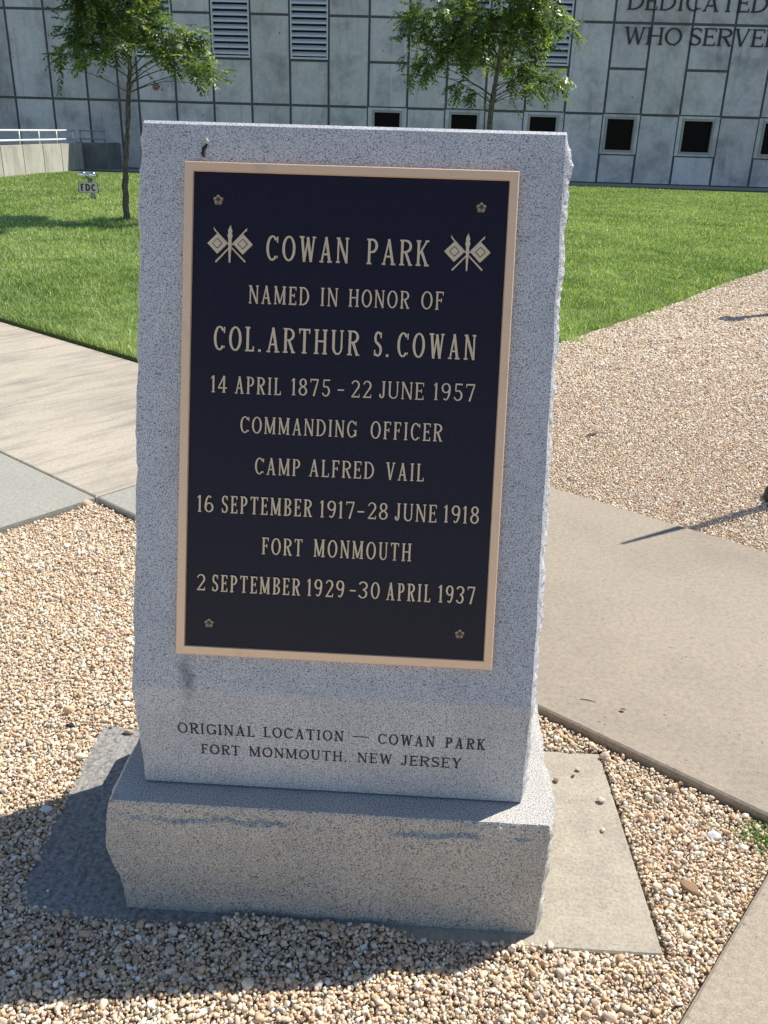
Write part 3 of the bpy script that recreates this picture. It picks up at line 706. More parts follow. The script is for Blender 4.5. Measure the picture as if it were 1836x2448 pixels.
for w in [('ORIGINAL', 0.1303, 0.2846, 0.4197, 0.4447), ('LOCATION', 0.3027, 0.4631, 0.4205, 0.4455), ('COWAN', 0.5315, 0.6437, 0.4196, 0.4448), ('PARK', 0.6643, 0.7435, 0.4194, 0.4446),
          ('FORT', 0.1748, 0.2534, 0.3712, 0.3948), ('MONMOUTH', 0.2725, 0.4610, 0.3712, 0.3950), ('NEW', 0.4914, 0.561, 0.3716, 0.3952), ('JERSEY', 0.5791, 0.6996, 0.3708, 0.3950)]:
    mb = MB(); word(mb, *w, .135, .075, .085, .17 if w[0] not in ('NEW', 'PARK') else .2, fr_low, .0006, zoff=-.0005)
    if w[0] == 'MONMOUTH': word(mb, ',', .464, .470, .3712, .3948, .12, .06, .08, .1, fr_low, .0006, zoff=-.0005)
    mb.build('inscription', M['engraved'], slab_o)
mb = MB()
x0, x1, z0 = .481, .5135, .4335; mb.box(x0-.44, SY-.28-.0007, z0, x1-.44, SY-.28+.0005, z0+.0017)
mb.build('inscription', M['engraved'], slab_o)
# base block
mb = MB(); WB = 0.8764; YD = 0.575
nz, nx = 76, 260
def ledge(x): return .257+.012*N(x*4.5, 2)+.012*N(x*19, 5)+.010*N(x*60, 1)+.005*N(x*140, 1)
def base_pt(i, j):
    z = HB*j/nz; x = WB*i/nx
    am = min(1, max(0, .70+2.4*N(x*8.5, 9.1)+.8*N(x*31, 2.2)))*.0085*(1 if .05 < x < .84 else .3)
    f = min(1, max(0, (ledge(x)-z)/.0035)); f2 = min(1, max(0, (z-.06)/.16))
    y = -am*f*f2*1.0 + .0012*N(x*40, z*40) + .0010*N(x*90, z*90, 4)
    if z > HB-.006: y += .003*(z-HB+.006)/.006
    if x > .70 and x < .80 and z > .266 and z < .282: y -= .004*max(0, N(x*45, z*70)+.2)
    return (x, y, z)
def base_side(j, sgn):
    z = HB*j/nz; row = []
    for k in range(NK+1):
        s = (k/NK)**1.8; y = YD*s; env = (1-math.exp(-s*24))*(1-.8*math.exp(-(1-s)*12))
        if sgn < 0: ar = float(np.interp(z, [0, .05, .09, .13, .17, .23, .275, .29], [-.008, -.006, -.001, .013, .021, .014, .006, .0]))+.002*N(z*40, 2)
        else: ar = float(np.interp(z, [0, .1, .2, .27, .29], [-.002, .0, .003, .003, .0]))+.002*N(z*40, 7)
        bg_ = (.013+.012*N(z*11, y*5, 5*sgn)+.010*abs(N(z*25, y*24, sgn))+.006*N(z*70, y*80, sgn)+.003*N(z*160, y*160, 3))*(.6 if sgn < 0 else 1.15)
        tf = min(1, max(.2, (HB-z)/.03))
        row.append(((WB if sgn > 0 else 0)+sgn*(ar+max(-.003, bg_)*env*tf), y, z))
    return row
Fr = []
for j in range(nz+1):
    l = base_side(j, -1)[0][0]; r_ = base_side(j, 1)[0][0]; row = []
    for i in range(nx+1):
        x, y, z = base_pt(i, j); row.append(mb.vert((l+(r_-l)*i/nx, y if 0 < i < nx else 0.0, z)))
    Fr.append(row)
Ls = []; Rs = []
for j in range(nz+1):
    Ls.append([Fr[j][0]]+[mb.vert(p) for p in base_side(j, -1)[1:]]); Rs.append([Fr[j][nx]]+[mb.vert(p) for p in base_side(j, 1)[1:]])
for j in range(nz):
    for i in range(nx): mb.face((Fr[j][i], Fr[j][i+1], Fr[j+1][i+1], Fr[j+1][i]))
    for k in range(NK):
        mb.face((Rs[j][k], Rs[j][k+1], Rs[j+1][k+1], Rs[j+1][k])); mb.face((Ls[j][k+1], Ls[j][k], Ls[j+1][k], Ls[j+1][k+1]))
    mb.face((Rs[j][NK], Ls[j][NK], Ls[j+1][NK], Rs[j+1][NK]))
mb.face(Fr[nz] + Rs[nz][1:] + Ls[nz][1:][::-1]); mb.face((Fr[0] + Rs[0][1:] + Ls[0][1:][::-1])[::-1])
to_mon(mb).build('base', M['granite_base'], mon)
# joint bead between slab and base
mb = MB(); mb.box(SX0+.01, SY+.006, HB-.001, SX1-.01, YB-.01, HB+.0038); to_mon(mb).build('setting_joint', M['engraved'], mon)

# plaque
PX0, PV0, PW, PH = 0.1353, 0.0745, 0.6090, 0.9200
PO = Vector((PX0-.44, SY-.28, ZB)) + US*PV0
def fr_plq(u, v, k): return tuple(PO + Vector((u, 0, 0)) + US*v + NS*k)
def pbox(mb, u0, v0, u1, v1, k0, k1, b=0.0):
    lo = [mb.vert(fr_plq(u, v, k0)) for u, v in ((u0, v0), (u1, v0), (u1, v1), (u0, v1))]
    md = [mb.vert(fr_plq(u, v, k1-b)) for u, v in ((u0, v0), (u1, v0), (u1, v1), (u0, v1))]
    hi = [mb.vert(fr_plq(u, v, k1)) for u, v in ((u0+b, v0+b), (u1-b, v0+b), (u1-b, v1-b), (u0+b, v1-b))]
    mb.face(hi); mb.face(lo[::-1])
    for i in range(4):
        j = (i+1) % 4; mb.face((lo[i], lo[j], md[j], md[i]))
        if b: mb.face((md[i], md[j], hi[j], hi[i]))
    return mb
FK = .0105; TK = .0145; BW = .0172
mb = MB(); pbox(mb, .002, .002, PW-.002, PH-.002, 0.0005, FK); plq = mb.build('plaque', M['field'], mon)
mb = MB()   # raised border, mitred, with inner and outer chamfers
lev = [(0, .0008), (0, TK-.0015), (.0015, TK), (BW-.0015, TK), (BW, FK-.0005)]
rings = [[mb.vert(fr_plq(u, v, k)) for u, v in ((d, d), (PW-d, d), (PW-d, PH-d), (d, PH-d))] for d, k in lev]
for a, b_ in zip(rings[:-1], rings[1:]):
    for i in range(4): j = (i+1) % 4; mb.face((a[i], a[j], b_[j], b_[i]))
mb.build('border', M['bronze'], plq, recalc=False)
UO = 0.0525
LINES = [
 [('COWAN', 0.1017, 0.2539, 0.7478, 0.793), ('PARK', 0.2869, 0.401, 0.7474, 0.7928)],
 [('NAMED', 0.0718, 0.1835, 0.6692, 0.7018), ('IN', 0.2043, 0.2368, 0.6693, 0.702), ('HONOR', 0.2571, 0.3681, 0.6698, 0.7014), ('OF', 0.3903, 0.431, 0.6701, 0.7026)],
 [('COL.', 0.0081, 0.0966, 0.5814, 0.6262), ('ARTHUR', 0.1073, 0.279, 0.5814, 0.6265), ('S.', 0.3061, 0.3343, 0.5812, 0.6267), ('COWAN', 0.3499, 0.4944, 0.5817, 0.627)],
 [('14', 0.0053, 0.0348, 0.5033, 0.5345), ('APRIL', 0.05, 0.1367, 0.5029, 0.5346), ('1875', 0.1566, 0.2286, 0.504, 0.5354), ('-', 0.2425, 0.2543, 0.5049, 0.5353), ('22', 0.2673, 0.3052, 0.5045, 0.536), ('JUNE', 0.3194, 0.4026, 0.505, 0.5364), ('1957', 0.4214, 0.4972, 0.5059, 0.5375)],
 [('COMMANDING', 0.062, 0.2803, 0.4299, 0.4612), ('OFFICER', 0.3069, 0.4401, 0.4295, 0.4622)],
 [('CAMP', 0.0917, 0.1771, 0.3534, 0.3850), ('ALFRED', 0.1943, 0.3162, 0.354, 0.386), ('VAIL', 0.3385, 0.4098, 0.3538, 0.3866)],
 [('16', -0.0159, 0.0145, 0.2774, 0.3092), ('SEPTEMBER', 0.0299, 0.2016, 0.2773, 0.3103), ('1917', 0.2177, 0.2826, 0.2775, 0.3098), ('-', 0.2882, 0.3009, 0.2786, 0.3106), ('28', 0.307, 0.3453, 0.2787, 0.3101), ('JUNE', 0.3581, 0.4372, 0.2778, 0.3108), ('1918', 0.4515, 0.5164, 0.2787, 0.3115)],
 [('FORT', 0.1092, 0.1864, 0.2017, 0.2339), ('MONMOUTH', 0.2082, 0.3929, 0.2018, 0.2355)],
 [('2', -0.0149, 0.0015, 0.1263, 0.1575), ('SEPTEMBER', 0.015, 0.184, 0.1255, 0.1581), ('1929', 0.1987, 0.2686, 0.1259, 0.1588), ('-', 0.2795, 0.2908, 0.1269, 0.1599), ('30', 0.2969, 0.3364, 0.1263, 0.1586), ('APRIL', 0.3493, 0.4328, 0.1255, 0.1591), ('1937', 0.4489, 0.5169, 0.1259, 0.1592)]]
for i, line in enumerate(LINES):
    for txt, u0, u1, v0, v1 in line:
        mb = MB(); word(mb, txt, u0+UO, u1+UO, v0, v1, .102, .066, .045, .165 if any(c.isalpha() for c in txt) else .18, fr_plq, FK+.0028, zoff=FK-.0005)
        mb.build('inscription_word', M['bronze_letter'], plq)
for u, v in ((.0104, .853), (.4913, .8543), (.0106, .0625), (.4916, .0662)):      # flower-shaped screw covers
    mb = MB(); u += UO
    for k in range(5):
        a = R(90+72*k); cu, cv = u+.0056*math.cos(a), v+.0056*math.sin(a); rings = []
        for rr_, hh in ((.0039, 0), (.0039, .0016), (.0031, .0028), (.0016, .0022), (.0004, .0016)):
            rings.append([mb.vert(fr_plq(cu+rr_*math.cos(R(30*q)), cv+rr_*math.sin(R(30*q)), FK+hh)) for q in range(12)])
        for r0, r1 in zip(rings[:-1], rings[1:]):
            for q in range(12): mb.face((r0[q], r0[(q+1) % 12], r1[(q+1) % 12], r1[q]))
        mb.face(rings[-1])
    ro = mb.build('rosette', M['bronze_mid'], plq)
    rings = []
    mb = MB()
    for rr_, hh in ((.0044, 0), (.0042, .0028), (.0028, .0036), (.0010, .0040)):
        rings.append([mb.vert(fr_plq(u+rr_*math.cos(R(30*q)), v+rr_*math.sin(R(30*q)), FK+hh)) for q in range(12)])
    for r0, r1 in zip(rings[:-1], rings[1:]):
        for q in range(12): mb.face((r0[q], r0[(q+1) % 12], r1[(q+1) % 12], r1[q]))
    mb.face(rings[-1]); mb.build('rosette_centre', M['bronze_dark'], plq)
def pprism(mb, pts, k0, k1):
    a = [mb.vert(fr_plq(u, v, k0)) for u, v in pts]; b_ = [mb.vert(fr_plq(u, v, k1)) for u, v in pts]
    mb.face(b_)
    for i in range(len(a)): j = (i+1) % len(a); mb.face((a[i], a[j], b_[j], b_[i]))
def pline(mb, p, q, w0, w1, k1):
    p, q = Vector(p), Vector(q); d = (q-p).normalized(); n_ = Vector((-d.y, d.x))
    pprism(mb, [p+n_*w0/2, p-n_*w0/2, q-n_*w1/2, q+n_*w1/2], FK-.0005, k1)
for cu in (.0343, .4700):
    cu += UO; mb = MB(); v0 = .7745
    pline(mb, (cu-.0290, .7995), (cu+.0286, .7435), .0022, .0028, FK+.0017); pline(mb, (cu+.0284, .8005), (cu-.0266, .7420), .0022, .0028, FK+.0019)
    for sg_ in (-1, 1):
        fc = (cu+sg_*.0236, v0+.0008); h_ = .0185
        pprism(mb, [(fc[0]-h_, fc[1]), (fc[0], fc[1]-h_), (fc[0]+h_, fc[1]), (fc[0], fc[1]+h_)], FK-.0005, FK+.0027)
        h_ = .0078; pprism(mb, [(fc[0]-h_, fc[1]), (fc[0], fc[1]-h_), (fc[0]+h_, fc[1]), (fc[0], fc[1]+h_)], FK+.0020, FK+.0040)
        p = (cu+sg_*.0284, .8000); pprism(mb, [(p[0]-.0018, p[1]), (p[0]+.0018, p[1]-.0015), (p[0]+sg_*.0024, p[1]+.0045)], FK-.0005, FK+.0030)
    pprism(mb, [(cu-.0012, .7415), (cu+.0012, .7415), (cu+.0030, .784), (cu+.0044, .789), (cu+.0044, .792), (cu+.0026, .7935), (cu+.0040, .797), (cu+.0030, .8015), (cu+.0016, .8035), (cu+.0010, .8085), (cu-.0012, .8045), (cu-.0032, .8005), (cu-.0036, .796), (cu-.0026, .7935), (cu-.0044, .792), (cu-.0044, .789), (cu-.0030, .784)], FK-.0005, FK+.0050)
    fl = mb.build('crossed_flags', M['bronze_letter'], plq)
    for sg_ in (-1, 1):
        mb = MB(); fc = (cu+sg_*.0236, v0+.0008); h_ = .0098; pprism(mb, [(fc[0]-h_, fc[1]), (fc[0], fc[1]-h_), (fc[0]+h_, fc[1]), (fc[0], fc[1]+h_)], FK+.0020, FK+.0030)
        mb.build('flag_recess', M['bronze_dark'], plq)

# dried curled pod stuck to the face above the plaque
def fr_face(u, v, k): return Vector((SX0+.135, SY, ZB)) + Vector((u, 0, 0)) + US*(v+PV0+.0012) + NS*k
pod = empty('insect_cocoon', tuple(fr_face(-.018, .945, .004)), 'tiny curled black cocoon with a pale tip stuck to the granite above the plaque', 'cocoon')
base = Vector(pod.location)
mb = MB(); P = [(-.0135, .9535), (-.0175, .9475), (-.0215, .9425), (-.0225, .9375), (-.0205, .9315), (-.0185, .9285)]
mb.tube([fr_face(u, v, .0045)-base for u, v in P], [.0012, .0030, .0034, .0034, .0028, .0010], 8); mb.build('body', M['black'], pod, True)
mb = MB(); mb.tube([fr_face(u, v, .0045)-base for u, v in ((-.0145, .9525), (-.0140, .9560), (-.0160, .9605), (-.0175, .9630))], [.0026, .0034, .0032, .0010], 8)
mb.build('tip', plain('pale_husk', (.42, .38, .30), .7), pod, True)

# ------------------------------------------------------------------ footing pad
mb = MB(); pad_c = [(-0.262, 0.603), (1.112, 0.603), (1.136, -0.032), (0.031, -0.037), (-0.128, -0.030), (-0.222, -0.006), (-0.240, 0.03)]
cx, cy = .44, .28; hi = [mb.vert((x-(x-cx)*.006, y-(y-cy)*.012, -0.0005)) for x, y in pad_c]; md = [mb.vert((x, y, -.005)) for x, y in pad_c]; lo = [mb.vert((x, y, -.065)) for x, y in pad_c]
mb.face(hi)
for i in range(len(hi)): j = (i+1) % len(hi); mb.face((lo[i], lo[j], md[j], md[i])); mb.face((md[i], md[j], hi[j], hi[i]))
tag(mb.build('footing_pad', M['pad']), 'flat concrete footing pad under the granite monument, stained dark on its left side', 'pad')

# ------------------------------------------------------------------ pebbles
def ico(sub):
    ph = (1+5**.5)/2
    v = [(-1,ph,0),(1,ph,0),(-1,-ph,0),(1,-ph,0),(0,-1,ph),(0,1,ph),(0,-1,-ph),(0,1,-ph),(ph,0,-1),(ph,0,1),(-ph,0,-1),(-ph,0,1)]
    f = [(0,11,5),(0,5,1),(0,1,7),(0,7,10),(0,10,11),(1,5,9),(5,11,4),(11,10,2),(10,7,6),(7,1,8),(3,9,4),(3,4,2),(3,2,6),(3,6,8),(3,8,9),(4,9,5),(2,4,11),(6,2,10),(8,6,7),(9,8,1)]
    v = [np.array(p)/np.linalg.norm(p) for p in v]
    for _ in range(sub):
        cache = {}; nf_ = []
        def midp(a, b_):
            k = (min(a, b_), max(a, b_))
            if k not in cache: p = v[a]+v[b_]; v.append(p/np.linalg.norm(p)); cache[k] = len(v)-1
            return cache[k]
        for a, b_, c in f:
            ab, bc, ca = midp(a, b_), midp(b_, c), midp(c, a); nf_ += [(a, ab, ca), (b_, bc, ab), (c, ca, bc), (ab, bc, ca)]
        f = nf_
    return np.array(v), np.array(f)
def stone_shape(sub, seed):
    v, f = ico(sub); rng = np.random.default_rng(seed); out = []
    o = rng.uniform(0, 50, 3); cuts = [(c_/np.linalg.norm(c_), rng.uniform(.55, .85)) for c_ in rng.normal(size=(6, 3))]
    for p in v:
        k = 1+.34*noise.noise(Vector(p*1.1+o))+.14*noise.noise(Vector(p*2.6+o)); q = p*k
        for n_, d_ in cuts: q = q-max(0, q@n_-d_)*n_
        out.append(q)
    return np.array(out), f
PAL = np.array([.96, .965, .91])*np.array([(.72,.56,.40),(.78,.68,.54),(.66,.46,.31),(.60,.44,.29),(.82,.77,.69),(.74,.62,.48),(.55,.47,.40),(.68,.53,.40),(.84,.80,.75),(.50,.36,.24),(.40,.36,.33),(.70,.52,.42),(.20,.16,.12)])
PWT = np.array([16,14,12,10,7,14,5,10,5,5,2,8.,.7]); PWT /= PWT.sum()
def pebble_mesh(name, X, Y, Z, Rad, sub, seed, pal_mul=1.0):
    rng = np.random.default_rng(seed); n = len(X); NP = 10
    shapes = [stone_shape(sub, seed*100+i) for i in range(NP)]
    which = rng.integers(0, NP, n); Vs = []; Fs = []; Cs = []; off = 0
    for i in range(NP):
        idx = np.where(which == i)[0]; k = len(idx)
        if not k: continue
        v, f = shapes[i]
        q = rng.normal(size=(k, 4)); q[:, 1:3] *= .35; q /= np.linalg.norm(q, axis=1)[:, None]
        w, x, y, z = q.T
        Rm = np.stack([np.stack([1-2*(y*y+z*z), 2*(x*y-z*w), 2*(x*z+y*w)], -1), np.stack([2*(x*y+z*w), 1-2*(x*x+z*z), 2*(y*z-x*w)], -1), np.stack([2*(x*z-y*w), 2*(y*z+x*w), 1-2*(x*x+y*y)], -1)], 1)
        sc = np.stack([rng.uniform(.85, 1.35, k), rng.uniform(.8, 1.05, k), rng.uniform(.55, .85, k)], 1)*Rad[idx][:, None]
        P = v[None]*sc[:, None, :]; P = np.einsum('kij,kvj->kvi', Rm, P) + np.stack([X[idx], Y[idx], Z[idx]], 1)[:, None, :]
        col = PAL[rng.choice(len(PAL), k, p=PWT)]*rng.uniform(.88, 1.1, (k, 1))*pal_mul
        Vs.append(P.reshape(-1, 3)); Cs.append(np.repeat(col, len(v), 0)); Fs.append((f[None]+off+(np.arange(k)*len(v))[:, None, None]).reshape(-1, 3)); off += k*len(v)
    return tag(np_mesh(name, np.concatenate(Vs), np.concatenate(Fs), np.clip(np.concatenate(Cs), 0, .88), M['pebble'], True), kind='stuff')
camv = np.array(CAM); fw = np.array(fwd); rg_ = np.array(r2); up_ = np.array(u2)
def in_view(x, y, z=0.0, mx=.2, my=.06):
    d = np.stack([x-camv[0], y-camv[1], np.full_like(x, z-camv[2])], -1); zz = d@fw
    px = d@rg_/zz*F_PX/1836; py = d@up_/zz*F_PX/2448
    return (zz > .1) & (abs(px) < .5+mx) & (abs(py) < .5+my)
def to_sm(x, y): return x*DS.x+y*DS.y, x*DM.x+y*DM.y
def pt_in_poly(x, y, poly):
    ins = np.zeros(len(x), bool); n = len(poly)
    for i in range(n):
        (x0, y0), (x1, y1) = poly[i], poly[(i+1) % n]
        c = ((y0 > y) != (y1 > y)) & (x < (x1-x0)*(y-y0)/(y1-y0+1e-12)+x0); ins ^= c
    return ins
def jgrid(x0, x1, y0, y1, sp, rng, j=.42):
    xs = np.arange(x0, x1, sp); ys = np.arange(y0, y1, sp*.87); X_, Y_ = np.meshgrid(xs, ys); X_[1::2] += sp/2
    X_ = X_.ravel(); Y_ = Y_.ravel(); return X_+rng.uniform(-j, j, len(X_))*sp, Y_+rng.uniform(-j, j, len(Y_))*sp
def vnoise(x, y, sc, o=0.0):
    return np.array([noise.noise(Vector((a*sc+o, b_*sc, o))) for a, b_ in zip(x, y)])
rng = np.random.default_rng(3)
for layer, (sp, zz, sc) in enumerate(((.0078, -.0085, 1.0), (.0112, -.0030, 1.0), (.040, -.0005, 1.7))):
    x, y = jgrid(-2.2, 1.8, -.75, 2.6, sp, rng)
    s, m = to_sm(x, y)
    ok = (s > S_B+.004) & (s < S_C-.003) & (m < A_NEAR-.004) & (m > -.624) & in_view(x, y, 0, .25, .12) & ~pt_in_poly(x, y, [(-.255, .597), (1.116, .600), (1.145, -.040), (.95, -.038), (.87, -.022), (.80, -.030), (.63, -.032), (.56, -.014), (.40, -.010), (.25, -.012), (.18, -.030), (.04, -.034), (-.118, -.020), (-.212, .002), (-.230, .034)])
    x, y, s, m = x[ok], y[ok], s[ok], m[ok]
    rad = np.clip(rng.lognormal(math.log(.0041), .30, len(x)), .0022, .0092)*sc
    und = .006*vnoise(x, y, 3.0)+.003*vnoise(x, y, 9, 4)
    edge = np.minimum(np.minimum(s-S_B, S_C-s), A_NEAR-m); und += +.010*np.clip(1-edge/.12, 0, 1)+.004
    und = und + .011*np.clip((y+.060)/.03, 0, 1)*np.clip((x-.17)/.08, 0, 1)*np.clip((.66-x)/.08, 0, 1)*(y < .02)
    z = zz + und + rng.uniform(-.003, .003, len(x))
    near = y < .95
    pebble_mesh('gravel', x[near], y[near], z[near], rad[near], 2 if False else 1, 30+layer)
    pebble_mesh('gravel', x[~near], y[~near], z[~near], rad[~near]*1.05, 1, 40+layer)
# the gravel area beyond the path
x, y = jgrid(.2, 9.5, 1.5, 14, .0100, rng); d = np.hypot(x-CAM.x, y-CAM.y)
s, m = to_sm(x, y)
le = lawn_edge_s(m)
ok = (m > A_FAR+.004) & (s > le+.0) & in_view(x, y, 0, .18, .05) & (rng.random(len(x)) < np.clip((4.4/d)**1.3, 0, 1))
x, y, d, s, m = x[ok], y[ok], d[ok], s[ok], m[ok]
und = .010*vnoise(x, y, 1.2)+.005*vnoise(x, y, 4.5, 3)
rad = np.clip(rng.lognormal(math.log(.0049), .30, len(x)), .003, .011)*np.clip(d/4.5, 1, 1.8)
z = .006 + und*.6 + .012*np.clip((m-A_FAR)/.3, 0, 1) + rng.uniform(-.0016, .0016, len(x))
pebble_mesh('gravel', x, y, z, rad, 0, 55, np.array([1.02, 1.02, 1.03]))

# single stones one can point at
def stone(name, loc, size, col, label, cat='stone', seed=1, rz=0.0, group=None, flat=.65):
    v, f = stone_shape(2, seed); v = v*np.array([size[0], size[1], size[2]])/2
    c, s_ = math.cos(rz), math.sin(rz); v = np.stack([v[:, 0]*c-v[:, 1]*s_, v[:, 0]*s_+v[:, 1]*c, v[:, 2]], 1); v[:, 2] -= v[:, 2].min()
    o = np_mesh(name, v, f, np.tile(np.array(col), (len(v), 1)), M['pebble'], True); o.location = loc
    return tag(o, label, cat, group)
stone('stone', (1.235, .150, -.012), (.062, .030, .030), (.30, .19, .11), 'brown oblong stone lying on the gravel right of the pad', rz=R(120), seed=4)
stone('stone', (1.336, .315, -.008), (.036, .026, .020), (.72, .71, .70), 'pale angular stone on the gravel near the weed tuft', seed=5)
stone('stone', (-.858, 2.085, -.012), (.062, .040, .045), (.62, .42, .32), 'pink stone in the corner where two grey path slabs meet', seed=6, rz=.4)
stone('stone', (-.344, .589, -.006), (.034, .020, .018), (.03, .03, .035), 'small black stone on the sunlit gravel left of the pad', seed=8)
stone('stone', (-.276, .264, -.004), (.032, .020, .018), (.70, .70, .70), 'white stone on the gravel beside the shaded side of the pad', seed=9)
stone('pebble', (-.175, .575, 0), (.024, .016, .014), (.50, .36, .24), 'brown pebble at the back left corner of the pad', 'pebble', 10)
stone('pebble', (-.176, .028, 0), (.007, .006, .005), (.8, .8, .8), 'tiny white pebble on the dark shaded end of the pad', 'pebble', 11)
for i, (x, y, sz, c, lb) in enumerate([(1.042, .527, .012, (.6, .42, .25), 'small orange pebble on the pad closest to its back edge'), (1.026, .501, .009, (.12, .11, .10), 'tiny dark pebble on the pad just before the small orange one'),
        (.978, .479, .013, (.25, .15, .10), 'dark reddish crumb on the pad beside the granite base'), (1.083, .411, .017, (.62, .50, .40), 'flat tan pebble at the right edge of the pad'),
        (1.070, .311, .012, (.70, .60, .45), 'round cream pebble on the middle of the sunlit pad')]):
    stone('pebble', (x, y, 0), (sz*1.25, sz, sz*.75), c, lb, 'pebble', 20+i, rz=i*1.1)
# a leaf, a seed scrap and a twig
def leaf_thing(name, loc, L, wd, col, label, rz, cat='leaf', curl=.4):
    V = []; F = []; n = 8
    for i in range(n+1):
        f = i/n; x = L*(f-.5); w = wd*math.sin(math.pi*min(1, f*1.02+.02))**.8; zc = .004+curl*L*(f-.5)**2
        V += [(x, -w/2, zc+curl*w*.5), (x, 0, zc), (x, w/2, zc+curl*w*.35)]
        if i: a = 3*(i-1); F += [(a, a+1, a+4, a+3), (a+1, a+2, a+5, a+4)]
    m_ = plain(name+'_brown', col, .8); o = np_mesh(name, np.array(V), np.array(F), None, m_, True); o.location = loc; o.rotation_euler.z = rz
    return tag(o, label, cat)
leaf_thing('fallen_leaf', (1.53, 3.32, .018), .085, .035, (.06, .035, .018), 'dark brown dead leaf lying on the gravel beyond the path', R(40))
leaf_thing('seed_husk', (1.199, .752, ZP), .017, .011, (.16, .08, .04), 'small brown seed husk lying on the tan path', R(-10), 'husk', .8)
mb = MB(); mb.tube([(0, 0, .001), (.02, -.004, .002), (.045, -.012, .0015)], [.0009, .0011, .0006], 5); tw = mb.build('twig', plain('twig_brown', (.09, .06, .04), .9)); tw.location = (1.085, .80, ZP)
tag(tw, 'thin dry twig on the tan path near its gravel edge', 'twig')

# ------------------------------------------------------------------ weeds
def blades(x, y, z, h, w, rng, tilt=.5, col=None):
    n = len(x); a = rng.uniform(0, 2*math.pi, n); ca, sa = np.cos(a), np.sin(a); b_ = rng.uniform(0, 2*math.pi, n); t = tilt*rng.uniform(.2, 1.2, n)
    lx, ly = np.cos(b_)*t*h, np.sin(b_)*t*h
    V = np.empty((n, 5, 3))
    V[:, 0] = np.stack([x-ca*w/2, y-sa*w/2, z], 1); V[:, 1] = np.stack([x+ca*w/2, y+sa*w/2, z], 1)
    V[:, 2] = np.stack([x+lx*.4-ca*w*.4, y+ly*.4-sa*w*.4, z+h*.62], 1); V[:, 3] = np.stack([x+lx*.4+ca*w*.4, y+ly*.4+sa*w*.4, z+h*.62], 1)
    V[:, 4] = np.stack([x+lx, y+ly, z+h*np.clip(1-t*.35, .4, 1)], 1)
    i = (np.arange(n)*5)[:, None]
    F = np.concatenate([i+np.array([[0, 1, 3]]), i+np.array([[0, 3, 2]]), i+np.array([[2, 3, 4]])])
    return V.reshape(-1, 3), F, np.repeat(col, 5, 0)
def weed(name, loc, n, spread, h, label, seed):
    rg2 = np.random.default_rng(seed); x = rg2.normal(0, spread, n); y = rg2.normal(0, spread, n)
    V, F, C = blades(x, y, np.zeros(n)-.012, rg2.uniform(.5, 1, n)*h, rg2.uniform(.002, .005, n), rg2, 1.0, np.array([[.16, .26, .06]])*rg2.uniform(.6, 1.3, (n, 1)))
    o = np_mesh(name, V, F, C, M['grass']); o.location = loc; return tag(o, label, 'weed')
weed('weed_tuft', (1.456, .318, 0), 300, .025, .045, 'green weed tuft in the corner where the two tan paths meet', 1)
weed('weed_sprig', (1.339, .343, 0), 14, .008, .028, 'tiny green sprig coming up through the gravel behind a pale stone', 2)
weed('weed_sprig', (1.265, .470, 0), 16, .010, .020, 'tiny green sprig against the edge of the tan path', 3)

# ------------------------------------------------------------------ black posts at the right edge
for x, y, h, r_, lb in ((2.295, 2.475, 1.50, .026, 'slim tapered black post on a round foot at the right edge of the gravel'), (4.02, 7.36, 1.05, .055, 'thick black bollard further back on the gravel at the right edge')):
    po = empty('black_post', (x, y, 0), lb, 'post')
    mb = MB(); mb.tube([(0, 0, .05), (0, 0, h*.5), (0, 0, h)], [r_, r_*.85, r_*.30 if r_ < .04 else r_*.9], 12); mb.build('shaft', M['black'], po, True)
    k = 1.0 if r_ < .04 else 1.2
    mb = MB(); mb.lathe([(.105*k, -.01), (.115*k, .02), (.11*k, .06), (.08*k, .10), (.03*k, .13)], (0, 0, 0), 24); mb.build('foot', M['black'], po, True)
    if r_ > .04:
        mb = MB(); mb.lathe([(.06, h-.02), (.10, h), (.10, h+.05), (.05, h+.09)], (0, 0, 0), 20); mb.build('cap', M['black'], po, True)

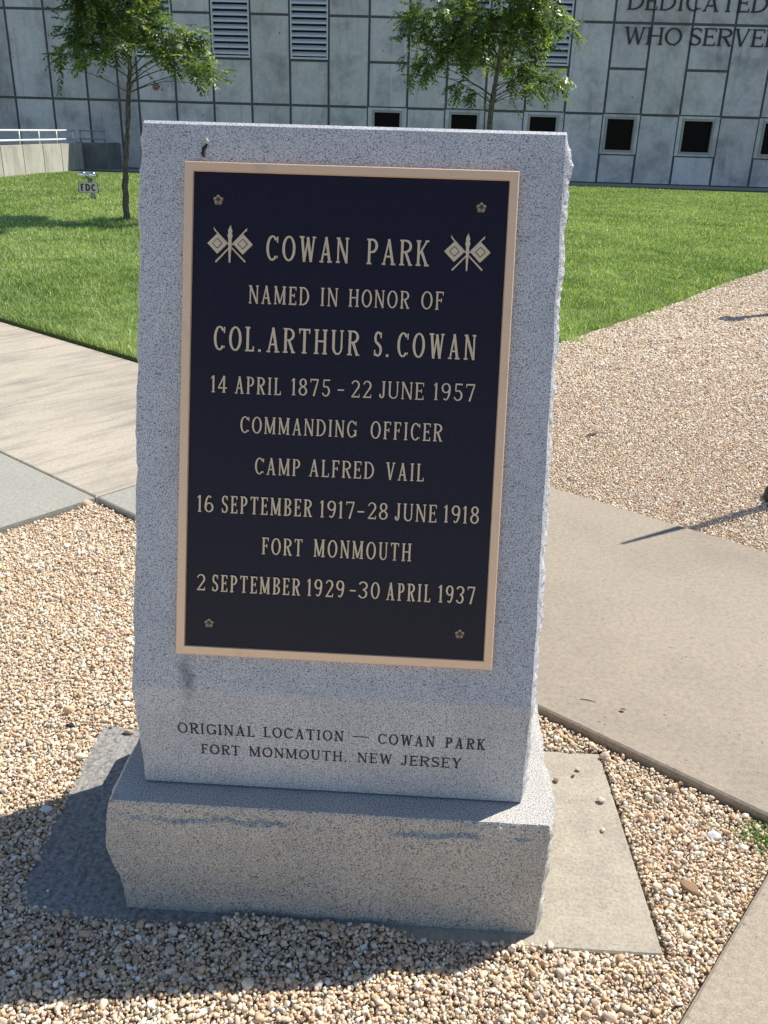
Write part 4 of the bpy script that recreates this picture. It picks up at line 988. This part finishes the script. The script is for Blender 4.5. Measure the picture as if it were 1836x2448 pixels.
# ------------------------------------------------------------------ grass
rng = np.random.default_rng(77)
def lawn_ok(x, y, rag=0.0):
    s, m = to_sm(x, y); j = rng.uniform(-1, .6, len(x))*rag + .13*np.sin(m*7.3+1)*np.sin(m*2.9) + .07*np.sin(m*17)
    return (m > A_FAR+.026) & (s < lawn_edge_s(m)+j) & (y < 30.5)
# (a) density falling with the square of the distance, (b) far band
xs = []; ys = []
def add(n, dmin, dmax, pw):
    u = rng.random(n)
    dd = (dmin**pw + u*(dmax**pw-dmin**pw))**(1/pw) if pw else dmin*(dmax/dmin)**u
    an = rng.uniform(-.50, .56, n); x = CAM.x+dd*np.sin(an-YAW); y = CAM.y+dd*np.cos(an-YAW)
    ok = lawn_ok(x, y, .10) & in_view(x, y, 0, .10, .03); xs.append(x[ok]); ys.append(y[ok])
add(1000000, 4.2, 31.5, 0)
x = np.concatenate(xs); y = np.concatenate(ys); n = len(x)
d = np.hypot(x-CAM.x, y-CAM.y)
cl = np.zeros(n)
q = np.round(np.stack([x, y], 1)/.12).astype(int); key, inv = np.unique(q, axis=0, return_inverse=True); inv = inv.ravel()
cl = vnoise(key[:, 0]*.12, key[:, 1]*.12, 1.4)[inv]; cl2 = vnoise(key[:, 0]*.12, key[:, 1]*.12, 4.2, 8)[inv]
s, m = to_sm(x, y)
edge = np.clip(1-(m-A_FAR-.055)/.12, 0, 1)
h = rng.uniform(.026, .082, n)*(1+.55*cl2)*(1+.35*edge)*np.where(x > 0, .8, 1.0)
w = rng.uniform(.0026, .0054, n)*np.clip(d/6, 1, 3.2)
g1 = np.array([.15, .25, .065]); g2 = np.array([.41, .50, .23]); g3 = np.array([.62, .60, .38])
cl0 = vnoise(key[:, 0]*.12, key[:, 1]*.12, .42, 5)[inv]
f = np.clip(.52+.55*cl0+.45*cl+.40*cl2+rng.normal(0, .28, n), 0, 1)[:, None]; col = g1*(1-f)+g2*f
dry = rng.random(n) < .09; col[dry] = g3*rng.uniform(.7, 1.3, (dry.sum(), 1)); col *= rng.uniform(.55, 1.45, (n, 1))
zg = np.where(s < -2.05, .050*np.clip(1-(m-A_FAR-.02)/.83, 0, 1), 0)-.004
V, F, C = blades(x, y, zg, h, w, rng, .75, col)
tag(np_mesh('grass', V, F, C, M['grass']), kind='stuff')
print('blades', n)
